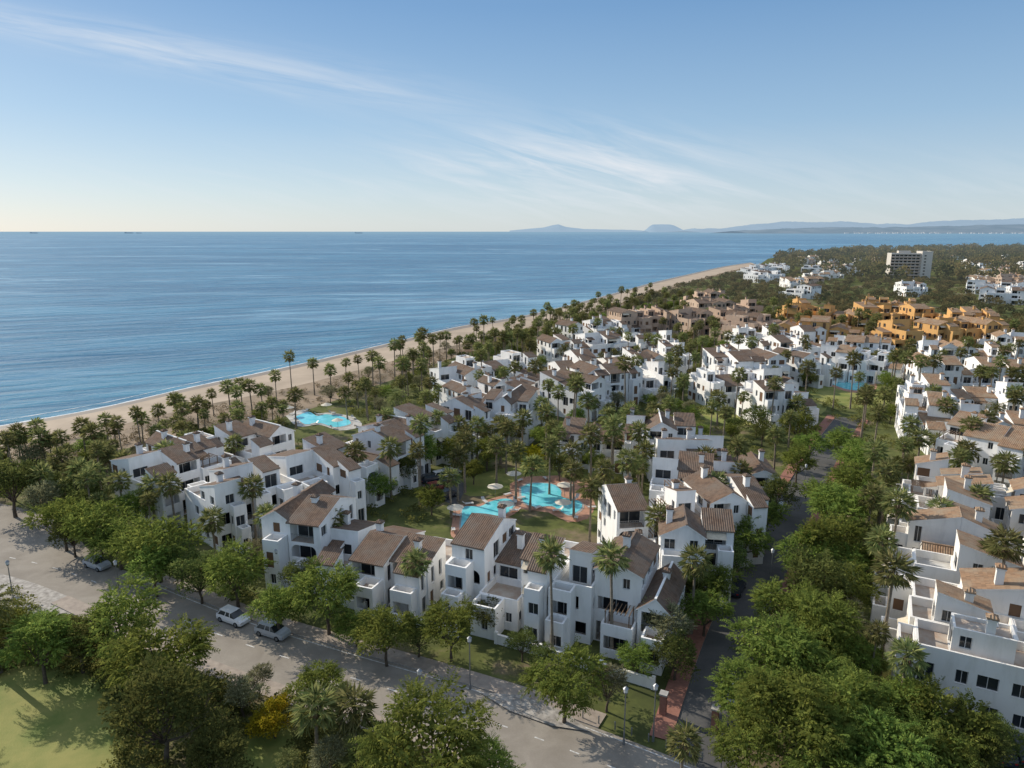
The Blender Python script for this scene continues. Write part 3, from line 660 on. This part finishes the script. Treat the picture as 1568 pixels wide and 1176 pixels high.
def broadleaf(name,seed,leafmat,R=4,zc=5.2,n=2700,K=20,flat=.72,droop=.5,size=(.27,.46),cr_=.36,inner=.25,sprays=230,spl=(1.0,1.8)):
    rg=np.random.default_rng(seed); parts=[]
    V,F=tube([(0,0,-.1),(rg.uniform(-.1,.1),0,1.2),(rg.uniform(-.3,.3),rg.uniform(-.2,.2),2.4)],[.26,.2,.17]); parts.append((V,F,0,None)); base=np.array([0,0,2.3])
    C=[];Rr=[]; lob=rg.uniform(0,6.28,3)
    for k in range(K):
        th=2*math.pi*(k*.618+rg.uniform(0,.15)); ph=math.asin(max(-.55,min(.98,rg.uniform(-.5,1.0)))); rr=R*rg.uniform(.42,.78)*(1+.22*math.sin(2*th+lob[0])+.15*math.sin(3*th+lob[1]))
        C.append((rr*math.cos(ph)*math.cos(th),rr*math.cos(ph)*math.sin(th),zc+rr*math.sin(ph)*flat)); Rr.append(R*cr_*rg.uniform(.5,1.2))
    C=np.array(C);Rr=np.array(Rr)
    for k in range(0,K,2):
        mid=(base+C[k])/2+np.array([0,0,-.3]); v,f=tube([base,mid,C[k]],[.12,.08,.03],5); parts.append((v,f,0,None))
    ctint=rg.uniform(0,1,K)
    idx=rg.choice(K,size=n,p=Rr**2/np.sum(Rr**2)); D=rg.normal(size=(n,3)); D[:,2]+=.35; D/=np.linalg.norm(D,axis=1)[:,None]
    rad=np.where(rg.random(n)<inner,rg.uniform(.3,.8,n),rg.uniform(.75,1.15,n))
    P=C[idx]+D*(Rr[idx]*rad)[:,None]*np.array([1,1,.85]); T=D+rg.normal(size=(n,3))*.55; T[:,2]-=droop
    v,f=leaves(P,T,rg.uniform(*size,n),.3,rg)
    t=np.stack([np.clip(.6*ctint[idx]+.4*rg.random(n),0,1),np.clip(.35*ctint[idx]+.65*rg.random(n),0,1)],1); parts.append((v,f,1,np.repeat(t,4,0)))
    P=[];T=[];Z=[];TT=[]
    for s_ in range(sprays):
        k=rg.integers(0,K); d=rg.normal(size=3); d[2]=abs(d[2])*.8+.1; d/=np.linalg.norm(d); o=C[k]-np.array([0,0,zc]); o/=np.linalg.norm(o)+1e-6; d=d*.7+o*.6; d/=np.linalg.norm(d)
        p=C[k]+d*Rr[k]*.6; ln=rg.uniform(*spl); m=9; sd=np.cross(d,(0,0,1)); sd/=np.linalg.norm(sd)+1e-6; tv=rg.random(2)
        for j in range(m):
            d2=d.copy(); d2[2]-=droop*1.6*(j/m); d2/=np.linalg.norm(d2); p=p+d2*ln/m
            for sg in (-1,1): P.append(p); T.append(d2*.7+sd*sg*.8+np.array([0,0,-.25])); Z.append(.40*(1-.5*j/m)); TT.append(np.clip(tv*.7+.3*rg.random(2),0,1))
    if P:
        v,f=leaves(np.array(P),np.array(T),np.array(Z),.2,rg); parts.append((v,f,1,np.repeat(np.array(TT),4,0)))
    return assemble(name,parts,[M['bark'],M[leafmat]])
def fanpalm(name,seed,h,n=36):
    rg=np.random.default_rng(seed); parts=[]; lean=rg.uniform(-.04,.04,2)*h
    V,F=tube([(0,0,-.1),(lean[0]*.2,lean[1]*.2,h*.3),(lean[0]*.6,lean[1]*.6,h*.7),(lean[0],lean[1],h)],[.26,.17,.14,.15],8); parts.append((V,F,0,None)); top=np.array([lean[0],lean[1],h])
    P=[];T=[];Sz=[]
    for k in range(n):
        az=2*math.pi*k*.618+rg.uniform(-.2,.2); el=math.radians(78-128*(k/n)+rg.uniform(-8,8)); d=np.array([math.cos(el)*math.cos(az),math.cos(el)*math.sin(az),math.sin(el)]); pl=rg.uniform(.85,1.35)
        tip=top+d*pl+np.array([0,0,-.12]); sd=np.cross(d,(0,0,1)); sd/=np.linalg.norm(sd)+1e-9
        v,f=tube([top,top+d*pl*.5,tip],[.035,.025,.02],3); parts.append((v,f,1,None))
        m=10
        for j in range(m):
            a=math.radians(-80+160*j/(m-1)); dd=d*math.cos(a)+sd*math.sin(a); dd[2]-=.28+.1*abs(math.sin(a)); P.append(tip); T.append(dd); Sz.append(rg.uniform(.9,1.3))
    v,f=leaves(np.array(P),np.array(T),np.array(Sz),.09,rg); parts.append((v,f,1,np.repeat(rg.random((len(f),2)),4,0)))
    m=70; az=rg.uniform(0,6.28,m); P=np.stack([top[0]+.2*np.cos(az),top[1]+.2*np.sin(az),h-rg.uniform(.1,1.3,m)],1); T=np.stack([np.cos(az)*.45,np.sin(az)*.45,-np.ones(m)],1)
    v,f=leaves(P,T,rg.uniform(.5,.9,m),.16,rg); parts.append((v,f,2,None))
    return assemble(name,parts,[M['palmbark'],M['palm'],M['deadfrond']])
def datepalm(name,seed,h,Lf=2.9,n=44):
    rg=np.random.default_rng(seed); parts=[]
    V,F=tube([(0,0,-.1),(.05,0,h*.5),(0,.05,h)],[.36,.27,.3],8); parts.append((V,F,0,None)); P=[];T=[];Sz=[]
    for k in range(n):
        az=2*math.pi*k*.618; el=math.radians(82-100*k/n); d=np.array([math.cos(az),math.sin(az)]); pts=[]
        x=0;z=h;e=el; st=Lf/9
        for j in range(10):
            pts.append(np.array([d[0]*x,d[1]*x,z])); x+=math.cos(e)*st; z+=math.sin(e)*st; e-=.13+.03*j*(.4+math.cos(el))*.6
        v,f=tube(pts[::3],[.04,.03,.02,.01],3); parts.append((v,f,1,None)); sd=np.array([-d[1],d[0],0])
        for j in range(1,10):
            t=pts[j]-pts[j-1]; t/=np.linalg.norm(t)
            for q in (0,.5):
                for sg in (-1,1): P.append(pts[j]-(pts[j]-pts[j-1])*q); T.append(t*.6+sd*sg*.9+np.array([0,0,-.25])); Sz.append(.62*(1-abs(j-5)/9))
    v,f=leaves(np.array(P),np.array(T),np.array(Sz),.09,rg); parts.append((v,f,1,np.repeat(rg.random((len(f),2)),4,0)))
    return assemble(name,parts,[M['palmbark'],M['palm']])
KIND={
 'street':('broadleaf_street_tree',[broadleaf('street_tree_mesh',s,'leaf') for s in (1,2,3,4,5,6)]),
 'dark':('carob_tree',[broadleaf('carob_mesh',s,'leafdark',n=3900,K=24,flat=.85,droop=.1,size=(.22,.4),cr_=.34,sprays=110,spl=(.6,1.1)) for s in (11,12,13,14)]),
 'yellow':('yellow_flowering_shrub',[broadleaf('yellow_mesh',21,'leafyellow',n=3800,zc=3.8,flat=.85,droop=.2,sprays=60)]),
 'olive':('olive_tree',[broadleaf('olive_mesh',s,'leafolive',n=3000,flat=.8,droop=.1,size=(.2,.34),sprays=160,spl=(.6,1.2)) for s in (24,25)]),
 'fan':('fan_palm_tree',[fanpalm('fan_palm_mesh',s,h) for s,h in ((41,8),(42,10),(43,12),(44,6),(45,9))]),
 'date':('date_palm_tree',[datepalm('date_palm_mesh',s,h) for s,h in ((51,4),(52,6.5))])}
PH=[8,10,12,6,9]; trees=[]
def put(kind,x,y,sc,var=None,flatten=1):
    nm,ms=KIND[kind]; i=random.randrange(len(ms)) if var is None else var
    obj(nm,ms[i],(x,y,0),random.uniform(0,6.28),(sc*random.uniform(.9,1.1),sc*random.uniform(.9,1.1),sc*flatten)); trees.append((x,y,sc))
def T(u,v,rp,kind='street'):
    z=4.8; rp*=.95 if u>1130 and v>760 else .88
    for _ in range(3):
        r=rp*slant(u,v,z)/FPX; z=min(max(1.5,5.2*r/4),6.0)
    x,y=G(u,v,z); put(kind,x,y,r/4,flatten=min(1.2,z/(5.2*r/4)))
near=[(60,985,48,'street'),(185,950,56,'street'),(250,1012,68,'street'),(120,980,40,'dark'),(245,1085,76,'dark'),(15,955,34,'street'),(335,1160,52,'dark'),(370,1062,34,'olive'),
(418,1088,36,'yellow'),(490,1052,42,'street'),(655,1142,92,'street'),(580,1160,50,'dark'),(745,1172,46,'street'),(500,1160,35,'olive'),(395,1040,26,'olive'),
(15,738,42,'dark'),(65,765,32,'olive'),(95,795,38,'street'),(150,805,42,'street'),(180,828,36,'street'),(240,835,48,'street'),(235,868,38,'street'),(130,765,30,'dark'),(205,778,30,'street'),(275,862,34,'dark'),(110,815,30,'dark'),
(360,875,48,'street'),(305,882,36,'dark'),(425,930,40,'street'),(500,908,58,'street'),(465,880,34,'dark'),(590,965,50,'street'),(545,958,30,'street'),(690,960,48,'street'),(640,970,34,'dark'),(395,845,28,'olive'),
(745,940,28,'dark'),(800,985,26,'dark'),(865,1042,60,'street'),(930,1048,38,'olive'),(1015,955,48,'olive'),(1035,1000,38,'dark'),(975,1010,28,'street'),(830,1005,24,'dark'),
(1080,935,36,'street'),(1095,895,36,'street'),(1118,858,36,'dark'),(1142,822,36,'street'),(1165,790,34,'street'),(1190,755,32,'dark'),(1222,705,30,'street'),(1240,680,26,'street'),(1058,905,28,'dark'),
(1140,1065,52,'street'),(1200,1010,62,'street'),(1255,960,58,'street'),(1215,1090,72,'street'),(1150,1150,52,'street'),(1290,1100,66,'street'),(1250,890,52,'dark'),(1270,830,48,'street'),(1205,935,46,'street'),(1290,780,44,'street'),(1302,740,38,'street'),(1262,765,36,'street'),(1295,895,38,'street'),(1285,1000,40,'street'),(1350,1155,58,'street'),(1385,1100,54,'street'),(1445,1115,58,'street'),(1490,1140,44,'dark'),(1425,1165,54,'street'),(1280,1175,56,'street'),(1312,702,34,'street'),(1290,678,28,'street'),(1235,850,40,'street'),(1180,985,42,'dark'),(1255,1040,48,'street'),(1330,1070,26,'dark'),(1300,950,30,'olive'),(1315,820,32,'dark'),(1310,860,32,'street'),(1320,1010,30,'street'),
(645,690,32,'street'),(695,690,30,'street'),(620,715,28,'dark'),(580,745,26,'street'),(745,690,28,'street'),(812,690,26,'yellow'),(835,668,24,'street'),(905,690,24,'dark'),(655,670,26,'dark'),(560,730,22,'street'),(1220,650,26,'street'),(1160,640,24,'dark'),(725,720,20,'street'),(50,700,24,'olive')]
for a in near: T(*a)
def PT(u,v,h,kind='fan'):
    x,y=G(u,v,h); 
    if kind=='fan': i=min(range(5),key=lambda k:abs(PH[k]-h)+random.random()*.8); put('fan',x,y,h/PH[i],i)
    else: put('date',x,y,h/6.5,1)
for a in [(848,850,12),(942,855,11.5),(508,790,8),(385,745,9),(325,797,6),(540,692,8.5),(1367,868,12.5),(1375,768,11),(1132,682,10),(1136,722,9),(1065,860,9),(30,662,8),(65,668,8),(125,652,8),(592,637,10),(95,702,7),(842,682,9),(875,690,9),(905,745,9),(1545,832,12),(1520,850,9),
 (255,690,9),(262,742,8),(8,680,7),(160,690,7),(185,705,6),(270,612,8),(350,592,8),(383,590,8),(400,597,7),(505,566,8),(650,546,8),(760,680,8),(700,700,8),(670,640,8),(480,1085,6),(545,1080,6),(1045,1135,5),(1010,790,9),(925,720,9),(790,690,9),(812,712,8),(965,630,10),(1000,640,9),
 (1490,650,10),(1510,640,9),(1430,600,9),(1190,665,8),(575,655,8),(430,650,8),(355,680,8),(145,660,8),(215,640,7),(240,628,7),(300,620,7),(1340,690,9),(1360,720,9),(1555,600,9),(930,635,9),(940,670,8),(985,690,8),(450,605,8),(1080,700,9),(1100,740,9),(880,720,8),(690,730,7),(620,680,7),(120,720,8),(60,730,7),(230,745,7),(410,790,7),(640,860,7),
 (1395,650,9),(1410,670,9),(1450,620,9),(1335,760,9),(1480,690,9),(1500,760,9),(1440,780,9),(1350,830,8),(730,650,8),(715,665,8),(775,655,9),(800,640,9),(855,600,9),(620,560,8),(560,590,8),(530,600,7)]: PT(*a)
for a in [(440,1165,3),(520,1070,3.5),(950,785,6),(1350,765,7),(1250,560,5),(1500,850,6)]: PT(*a,'date')
put('date',-53.5,64,1.15,1); put('date',-57,58,1.0,1)
def free(x,y,pad=0):
    for (a,b,r) in occ:
        if (x-a)**2+(y-b)**2<(r+pad)**2: return False
    if np.min((main[:,0]-x)**2+(main[:,1]-y)**2)<(5.8+pad)**2: return False
    if np.min((street[:,0]-x)**2+(street[:,1]-y)**2)<(3.6+pad)**2: return False
    if np.min((side[:,0]-x)**2+(side[:,1]-y)**2)<(5.0+pad)**2: return False
    for c,r in PC[:4]:
        if abs(x-c[0]-(y-c[1])*c[0]/c[1])<r*.85 and -20<y-c[1]<r: return False
    for P in PW:
        if inpoly(x,y,P): return False
    return True
landpoly=[tuple(p) for p in SC]+far+[(5000,-400),(-450,-400)]
bx=np.array(occ)
def onland(x,y): return inpoly(x,y,landpoly)
def scatter(n,poly,kinds,sc,pad=.5,mind=3.0,sea=False):
    xs=[p[0] for p in poly]; ys=[p[1] for p in poly]; c=0; t=0
    while c<n and t<n*12:
        t+=1; x=random.uniform(min(xs),max(xs)); y=random.uniform(min(ys),max(ys))
        if not inpoly(x,y,poly) or not (sea or onland(x,y)) or not free(x,y,pad): continue
        if any((x-a)**2+(y-b)**2<(mind*(.6+s))**2 for a,b,s in trees[-250:]): continue
        k=random.choice(kinds); put(k,x,y,random.uniform(*sc)*(1 if k in('fan','date') else .6)); c+=1
gp=lambda l:[G(u,v) for u,v in l]
block=gp([(560,760),(660,660),(850,650),(1130,690),(1080,830),(880,830),(700,800)])
scatter(50,block,['fan','fan','fan','street','dark'],(.8,1.1),.2,2.3)
mid=gp([(430,640),(650,560),(900,480),(1050,470),(1300,520),(1600,540),(1700,720),(1350,700),(1130,690),(850,650),(640,680)])
scatter(520,mid,['fan']*7+['dark','olive','date','street','street'],(.75,1.15),0,2.2)
leftz=gp([(-60,720),(300,665),(480,640),(420,680),(200,760),(260,840),(100,830),(-60,800)])
scatter(80,leftz,['fan','fan','fan','dark','olive','street'],(.6,.95),.2,2.3)
rightz=gp([(1290,1200),(1330,900),(1380,700),(1600,720),(1750,900),(1750,1200)])
scatter(45,rightz,['fan','fan','dark','street'],(.6,1),.1,2.6)
beachrow=gp([(250,650),(500,590),(700,535),(900,475),(1000,455),(1000,465),(900,487),(700,556),(500,615),(250,670)])
scatter(90,beachrow,['fan','fan','fan','fan','olive'],(.7,.95),.2,3,True)
def mass(name,pts,nl,lsz,mat,K=6,zf=.75):
    pts=np.array(pts); t=len(pts); n=t*nl; idx=np.repeat(np.arange(t),nl); C=rng.normal(size=(t,K,3)); C/=np.linalg.norm(C,axis=2)[:,:,None]; C[:,:,2]=np.abs(C[:,:,2])*.9-.15
    kk=rng.integers(0,K,n); D=rng.normal(size=(n,3)); D[:,2]+=.3; D/=np.linalg.norm(D,axis=1)[:,None]; r=pts[idx,3]; h=pts[idx,2]
    off=C[idx,kk]*.55*r[:,None]+D*(r*.52*rng.uniform(.7,1.1,n))[:,None]; off[:,2]*=zf
    P=np.stack([pts[idx,0],pts[idx,1],h],1)+off; P[:,2]=np.maximum(P[:,2],.05); Tt=D+rng.normal(size=(n,3))*.6
    V,F=leaves(P,Tt,lsz*r*rng.uniform(.7,1.3,n),.38); ct=rng.random((t,K)); tt=rng.random(t)
    tint=np.stack([np.clip(.7*tt[idx]+.3*rng.random(n),0,1),np.clip(.55*tt[::-1][idx]+.3*ct[idx,kk]+.15*rng.random(n),0,1)],1)
    obj(name,mesh_np(name,V,F,[M[mat]],tint=np.repeat(tint,4,0)))
def sc_pts(n,poly,hr,pad=0,lim=20):
    xs=[p[0] for p in poly]; ys=[p[1] for p in poly]; out=[]; t=0
    while len(out)<n and t<n*lim:
        t+=1; x=random.uniform(min(xs),max(xs)); y=random.uniform(min(ys),max(ys))
        if inpoly(x,y,poly) and onland(x,y):
            if bx.size and np.any((bx[:,0]-x)**2+(bx[:,1]-y)**2<(bx[:,2]+pad)**2): continue
            if y<160 and not free(x,y,.3): continue
            if any(inpoly(x,y,P) for P in PW): continue
            if y<200 and any(inpoly(x,y,P) for P in LW): continue
            r=random.uniform(*hr); out.append((x,y,r*.9,r))
    return out
shr=sc_pts(2800,gp([(-250,760),(300,645),(900,470),(1200,500),(1700,540),(1900,1300),(-300,1300)]),(.5,1.4),-.3)
mass('garden_shrubs',[(a,b,c*.6,d) for a,b,c,d in shr],75,.28,'shrub')
bl=sc_pts(800,gp([(-200,1300),(-100,950),(200,960),(560,1090),(900,1200),(1000,1300)]),(.5,1.2))
mass('garden_hedge_plants',[(a,b,c*.6,d) for a,b,c,d in bl],110,.24,'shrub')
du=[]
for _ in range(1300):
    i=random.randrange(4,len(L)-1); t=random.random()**.7; p=L[i]+(SC[i]-L[i])*t+(L[i+1]-L[i])*random.random(); r=random.uniform(.3,1.1); du.append((p[0],p[1],r*.4,r))
mass('dune_scrub_plants',du,40,.3,'scrub')
midfar=sc_pts(1150,gp([(900,480),(1000,445),(1170,412),(1400,430),(1700,430),(1700,540),(1200,520)]),(1.6,3.6),1.2)
mass('mid_distance_trees',midfar,180,.26,'far')
farp=[(x,y) for x,y in [(330,880),(430,1150),(560,1380),(760,1580),(1000,1740),(1500,1880),(2200,1900),(1100,640),(560,560),(300,640)]]
fp=sc_pts(2400,farp,(3.5,10.0),-2)
mass('distant_trees',fp,90,.34,'far')
# ------------------------------------------------------------------ cars
def carmesh(name,col):
    paint=simple(name+'_paint',col,rough=.25,spec=.6); tyre=simple(name+'_tyre',(.02,.02,.02)); mb=MB()
    st=[(-2.1,.72,.70),(-2.02,.80,.92),(-1.2,.86,.98),(0,.88,.98),(1.0,.87,.96),(1.75,.83,.84),(2.05,.72,.66)]
    for i in range(len(st)-1):
        (xa,wa,za),(xb,wb,zb)=st[i],st[i+1]
        for s in (-1,1):
            mb.q((xa,s*wa,.28),(xb,s*wb,.28),(xb,s*wb*1.02,.6),(xa,s*wa*1.02,.6),paint); mb.q((xa,s*wa*1.02,.6),(xb,s*wb*1.02,.6),(xb,s*wb*.93,zb),(xa,s*wa*.93,za),paint)
        mb.q((xa,-wa*.93,za),(xb,-wb*.93,zb),(xb,wb*.93,zb),(xa,wa*.93,za),paint)
    for i in (0,-1):
        x,wd,z=st[i]; mb.q((x,-wd,.28),(x,wd,.28),(x,wd*.93,z),(x,-wd*.93,z),paint)
        for s in (-1,1): mb.box(min(x,x*1.01),max(x,x*1.01)+.01,min(s*.45,s*.68),max(s*.45,s*.68),.55,.68,'frame' if i else 'taillight')
    z0,z1=.96,1.48
    for s in (-1,1):
        mb.q((-1.85,s*.8,z0),(1.05,s*.8,z0),(.35,s*.62,z1-.05),(-1.5,s*.62,z1-.05),'glass')
        for xa,xb in ((-.55,-.3),(-1.8,-1.45),(.25,.32)): mb.q((xa,s*.805,z0),(xa+.1,s*.805,z0),(xa*.75+.05,s*.63,z1-.04),(xa*.75-.05,s*.63,z1-.04),paint)
    mb.q((1.05,-.8,z0),(1.05,.8,z0),(.35,.62,z1-.05),(.35,-.62,z1-.05),'glass'); mb.q((-1.85,-.8,z0),(-1.85,.8,z0),(-1.5,.62,z1-.05),(-1.5,-.62,z1-.05),'glass')
    mb.box(-1.55,.4,-.65,.65,z1-.05,z1,paint)
    for x in (-1.3,1.3):
        for s in (-1,1): mb.cyl(x,.32,s*.72 if s>0 else -.9,.9 if s>0 else -.72,.33,.33,tyre,12,'y'); mb.cyl(x,.32,s*.905-.01,s*.905+.01,.2,.2,'metal',8,'y')
    return mb.mesh(name)
cw=carmesh('white_car_mesh',(.75,.75,.75)); cs=carmesh('silver_car_mesh',(.38,.4,.42)); cb=carmesh('dark_car_mesh',(.03,.035,.05)); cg=carmesh('red_car_mesh',(.2,.03,.03))
def on_road(P,u,v,off):
    x,y=G(u,v); Q=offs(P,off); i=int(np.argmin((P[:,0]-x)**2+(P[:,1]-y)**2)); i=min(i,len(P)-2)
    t=np.dot(np.array([x,y])-P[i],P[i+1]-P[i])/np.dot(P[i+1]-P[i],P[i+1]-P[i]); q=Q[i]+(Q[i+1]-Q[i])*t; d=P[i+1]-P[i]; return q[0],q[1],math.atan2(d[1],d[0])
for u,v,m,P,off,nm in [(352,955,cw,main,2.7,'white_car'),(165,862,cs,main,2.7,'silver_car'),(405,982,cs,main,2.7,'silver_car'),(1128,905,cb,street,1.9,'dark_car'),(1212,785,cs,street,1.9,'silver_car'),(1100,1060,cs,street,-1.9,'silver_car')]:
    x,y,a=on_road(P,u,v,off); obj(nm,m,(x,y,.02),a,1.0)
for u,v,m,a,nm in [(660,737,cb,.6,'dark_car'),(676,732,cw,.6,'white_car'),(690,728,cs,.6,'silver_car'),(685,762,cb,.9,'dark_car'),(668,750,cg,.6,'red_car'),(1525,1152,cb,1.4,'dark_car'),(1556,1150,cb,1.4,'dark_car')]:
    x,y=G(u,v); obj(nm,m,(x,y,.024),a)
# ------------------------------------------------------------------ street lamps, gate, loungers
mb=MB(); mb.cyl(0,0,0,.5,.13,.11,'metal'); mb.cyl(0,0,.5,5.2,.07,.05,'metal'); mb.cyl(0,0,5.2,5.35,.14,.2,'metal'); mb.cyl(0,0,5.35,5.7,.17,.22,'lampglass'); mb.cyl(0,0,5.7,5.9,.26,.05,'metal'); lm=mb.mesh('street_lamp')
for u,v in [(720,1055),(955,1140),(1000,1135),(22,925),(645,1110),(428,905),(1178,905),(185,925),(1230,760)]:
    x,y=G(u,v); obj('street_lamp',lm,(x,y,0))
mb=MB()
for a in (-2.6,2.2): mb.box(a,a+.6,-.3,.3,0,2.2,'brick'); mb.box(a-.08,a+.68,-.38,.38,2.203,2.35,'kerb')
x,y=G(1052,1105); obj('entrance_gate_pillars',mb.mesh('gate'),(x,y,0),-.45)
mb=MB()
for k in range(9): mb.cyl(k*1.6,0,0,.75,.07,.06,'metal',6); mb.cyl(k*1.6,0,.75,.85,.08,.02,'metal',6)
bo=mb.mesh('bollard_row')
x,y,a=on_road(main,880,1120,4.3); obj('bollard_row',bo,(x,y,.12),a)
mb=MB()
mb.cyl(0,0,0,2.3,.03,.03,'metal',5); mb.cyl(0,0,2.2,2.75,1.4,.02,'parasol',10); ps=mb.mesh('parasol')
mb=MB(); mb.box(-.3,.3,-.95,.45,.28,.36,'frame',True); mb.q((-.3,.45,.33),(.3,.45,.33),(.3,.95,.75),(-.3,.95,.75),'frame')
for a in (-.25,.22):
    for b in (-.85,.35): mb.box(a,a+.05,b,b+.05,0,.28,'frame')
lg=mb.mesh('sun_lounger')
for P in PW[:3]:
    for k in range(3): q=P[int(k*len(P)/3)]; c=np.mean(P,0); q=c+(q-c)*.9; obj('parasol',ps,(q[0],q[1],.05))
    for k in range(9): q=P[int((k+.4)*len(P)/9)]; c=np.mean(P,0); q=c+(q-c)*.92; obj('sun_lounger',lg,(q[0],q[1],.055),random.uniform(0,6.28))
def gwall(a,b,h=1.1):
    a=np.array(G(*a));b=np.array(G(*b)); Lr=np.linalg.norm(b-a); mb=MB(); mb.box(0,Lr,-.1,.1,0,h,'white'); mb.box(-.03,Lr+.03,-.15,.15,h+.003,h+.08,'white')
    k=int(Lr/4)
    for i in range(k+1): X=Lr*i/max(1,k); mb.box(X-.18,X+.18,-.18,.18,0,h+.35,'white')
    d=(b-a); obj('garden_wall',mb.mesh('garden_wall'),(a[0],a[1],0),math.atan2(d[1],d[0]))
gwall((435,900),(560,938)); gwall((570,945),(700,975)); gwall((760,985),(900,1025)); gwall((920,1030),(1000,1055)); gwall((1310,1090),(1345,1010))
# ------------------------------------------------------------------ distant coast
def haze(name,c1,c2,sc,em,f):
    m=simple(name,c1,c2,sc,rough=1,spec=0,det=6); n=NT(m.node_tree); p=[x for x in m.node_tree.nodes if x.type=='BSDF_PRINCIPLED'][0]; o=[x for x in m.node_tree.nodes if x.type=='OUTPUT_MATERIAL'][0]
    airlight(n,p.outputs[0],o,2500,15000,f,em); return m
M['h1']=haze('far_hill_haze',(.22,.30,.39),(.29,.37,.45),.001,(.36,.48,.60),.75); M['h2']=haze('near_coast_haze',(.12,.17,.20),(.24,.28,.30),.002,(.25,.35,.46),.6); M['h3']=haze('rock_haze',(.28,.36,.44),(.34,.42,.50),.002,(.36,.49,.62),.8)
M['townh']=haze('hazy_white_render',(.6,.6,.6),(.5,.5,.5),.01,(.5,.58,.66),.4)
def ridge(name,pts,dist,D,mat,seed=0,rough=.08):
    rg=np.random.default_rng(seed); mb=MB(); us=np.arange(pts[0][0],pts[-1][0],3.0); vv=np.interp(us,[p[0] for p in pts],[p[1] for p in pts]); prev=None
    nz=np.convolve(rg.normal(size=len(us)+6),np.ones(6)/6,'same')[:len(us)]
    for i,(u,v) in enumerate(zip(us,vv)):
        v=v+nz[i]*rough*10; a,b,c=ray(u,v); X=a/b*dist; Z=max(1.0,H+c/b*dist); cur=[(X,dist,-3),(X,dist+D*.5,Z*.6),(X,dist+D,Z),(X,dist+2.5*D,-3)]
        if prev:
            for k in range(3): mb.q(prev[k],cur[k],cur[k+1],prev[k+1],mat)
        prev=cur
    obj(name,mb.mesh(name))
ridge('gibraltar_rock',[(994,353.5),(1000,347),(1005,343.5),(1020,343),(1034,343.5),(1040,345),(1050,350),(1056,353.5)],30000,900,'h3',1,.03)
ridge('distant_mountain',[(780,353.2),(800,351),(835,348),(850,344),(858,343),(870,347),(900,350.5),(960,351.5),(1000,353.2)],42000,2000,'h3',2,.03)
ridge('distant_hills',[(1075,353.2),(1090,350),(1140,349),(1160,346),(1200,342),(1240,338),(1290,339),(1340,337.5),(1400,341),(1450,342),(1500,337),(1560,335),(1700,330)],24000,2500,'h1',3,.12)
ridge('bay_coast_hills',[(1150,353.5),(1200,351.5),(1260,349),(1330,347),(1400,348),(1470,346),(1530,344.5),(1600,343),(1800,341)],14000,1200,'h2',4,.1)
mb=MB()
for i in range(190):
    u=random.uniform(1290,1640); d=13800+random.uniform(0,500); a,b,c=ray(u,350); X=a/b*d; wd=random.uniform(12,50); h0=max(0,(d-14000)/500*30); mb.box(X,X+wd,d,d+20,h0-5,h0+random.uniform(8,20),'townh')
obj('coastal_town',mb.mesh('town'))
def ship(u,Lg):
    d=16000; a,b,c=ray(u,353); X=a/b*d; mb=MB()
    mb.box(0,Lg,0,Lg*.15,-1,Lg*.05,'ship'); mb.q((Lg,0,-1),(Lg*1.08,Lg*.07,Lg*.06),(Lg*1.08,Lg*.07,Lg*.06),(Lg,0,Lg*.05),'ship'); mb.box(Lg*.05,Lg*.16,0,Lg*.15,Lg*.05,Lg*.13,'ship')
    for k in range(4): mb.box(Lg*(.22+.18*k),Lg*(.36+.18*k),Lg*.01,Lg*.14,Lg*.05,Lg*.08,'ship')
    obj('cargo_ship',mb.mesh('ship'),(X,d,0))
for u,l in ((45,170),(190,190),(208,120),(543,170)): ship(u,l)
print('objects',len(bpy.data.objects),'trees',len(trees),'occ',len(occ))
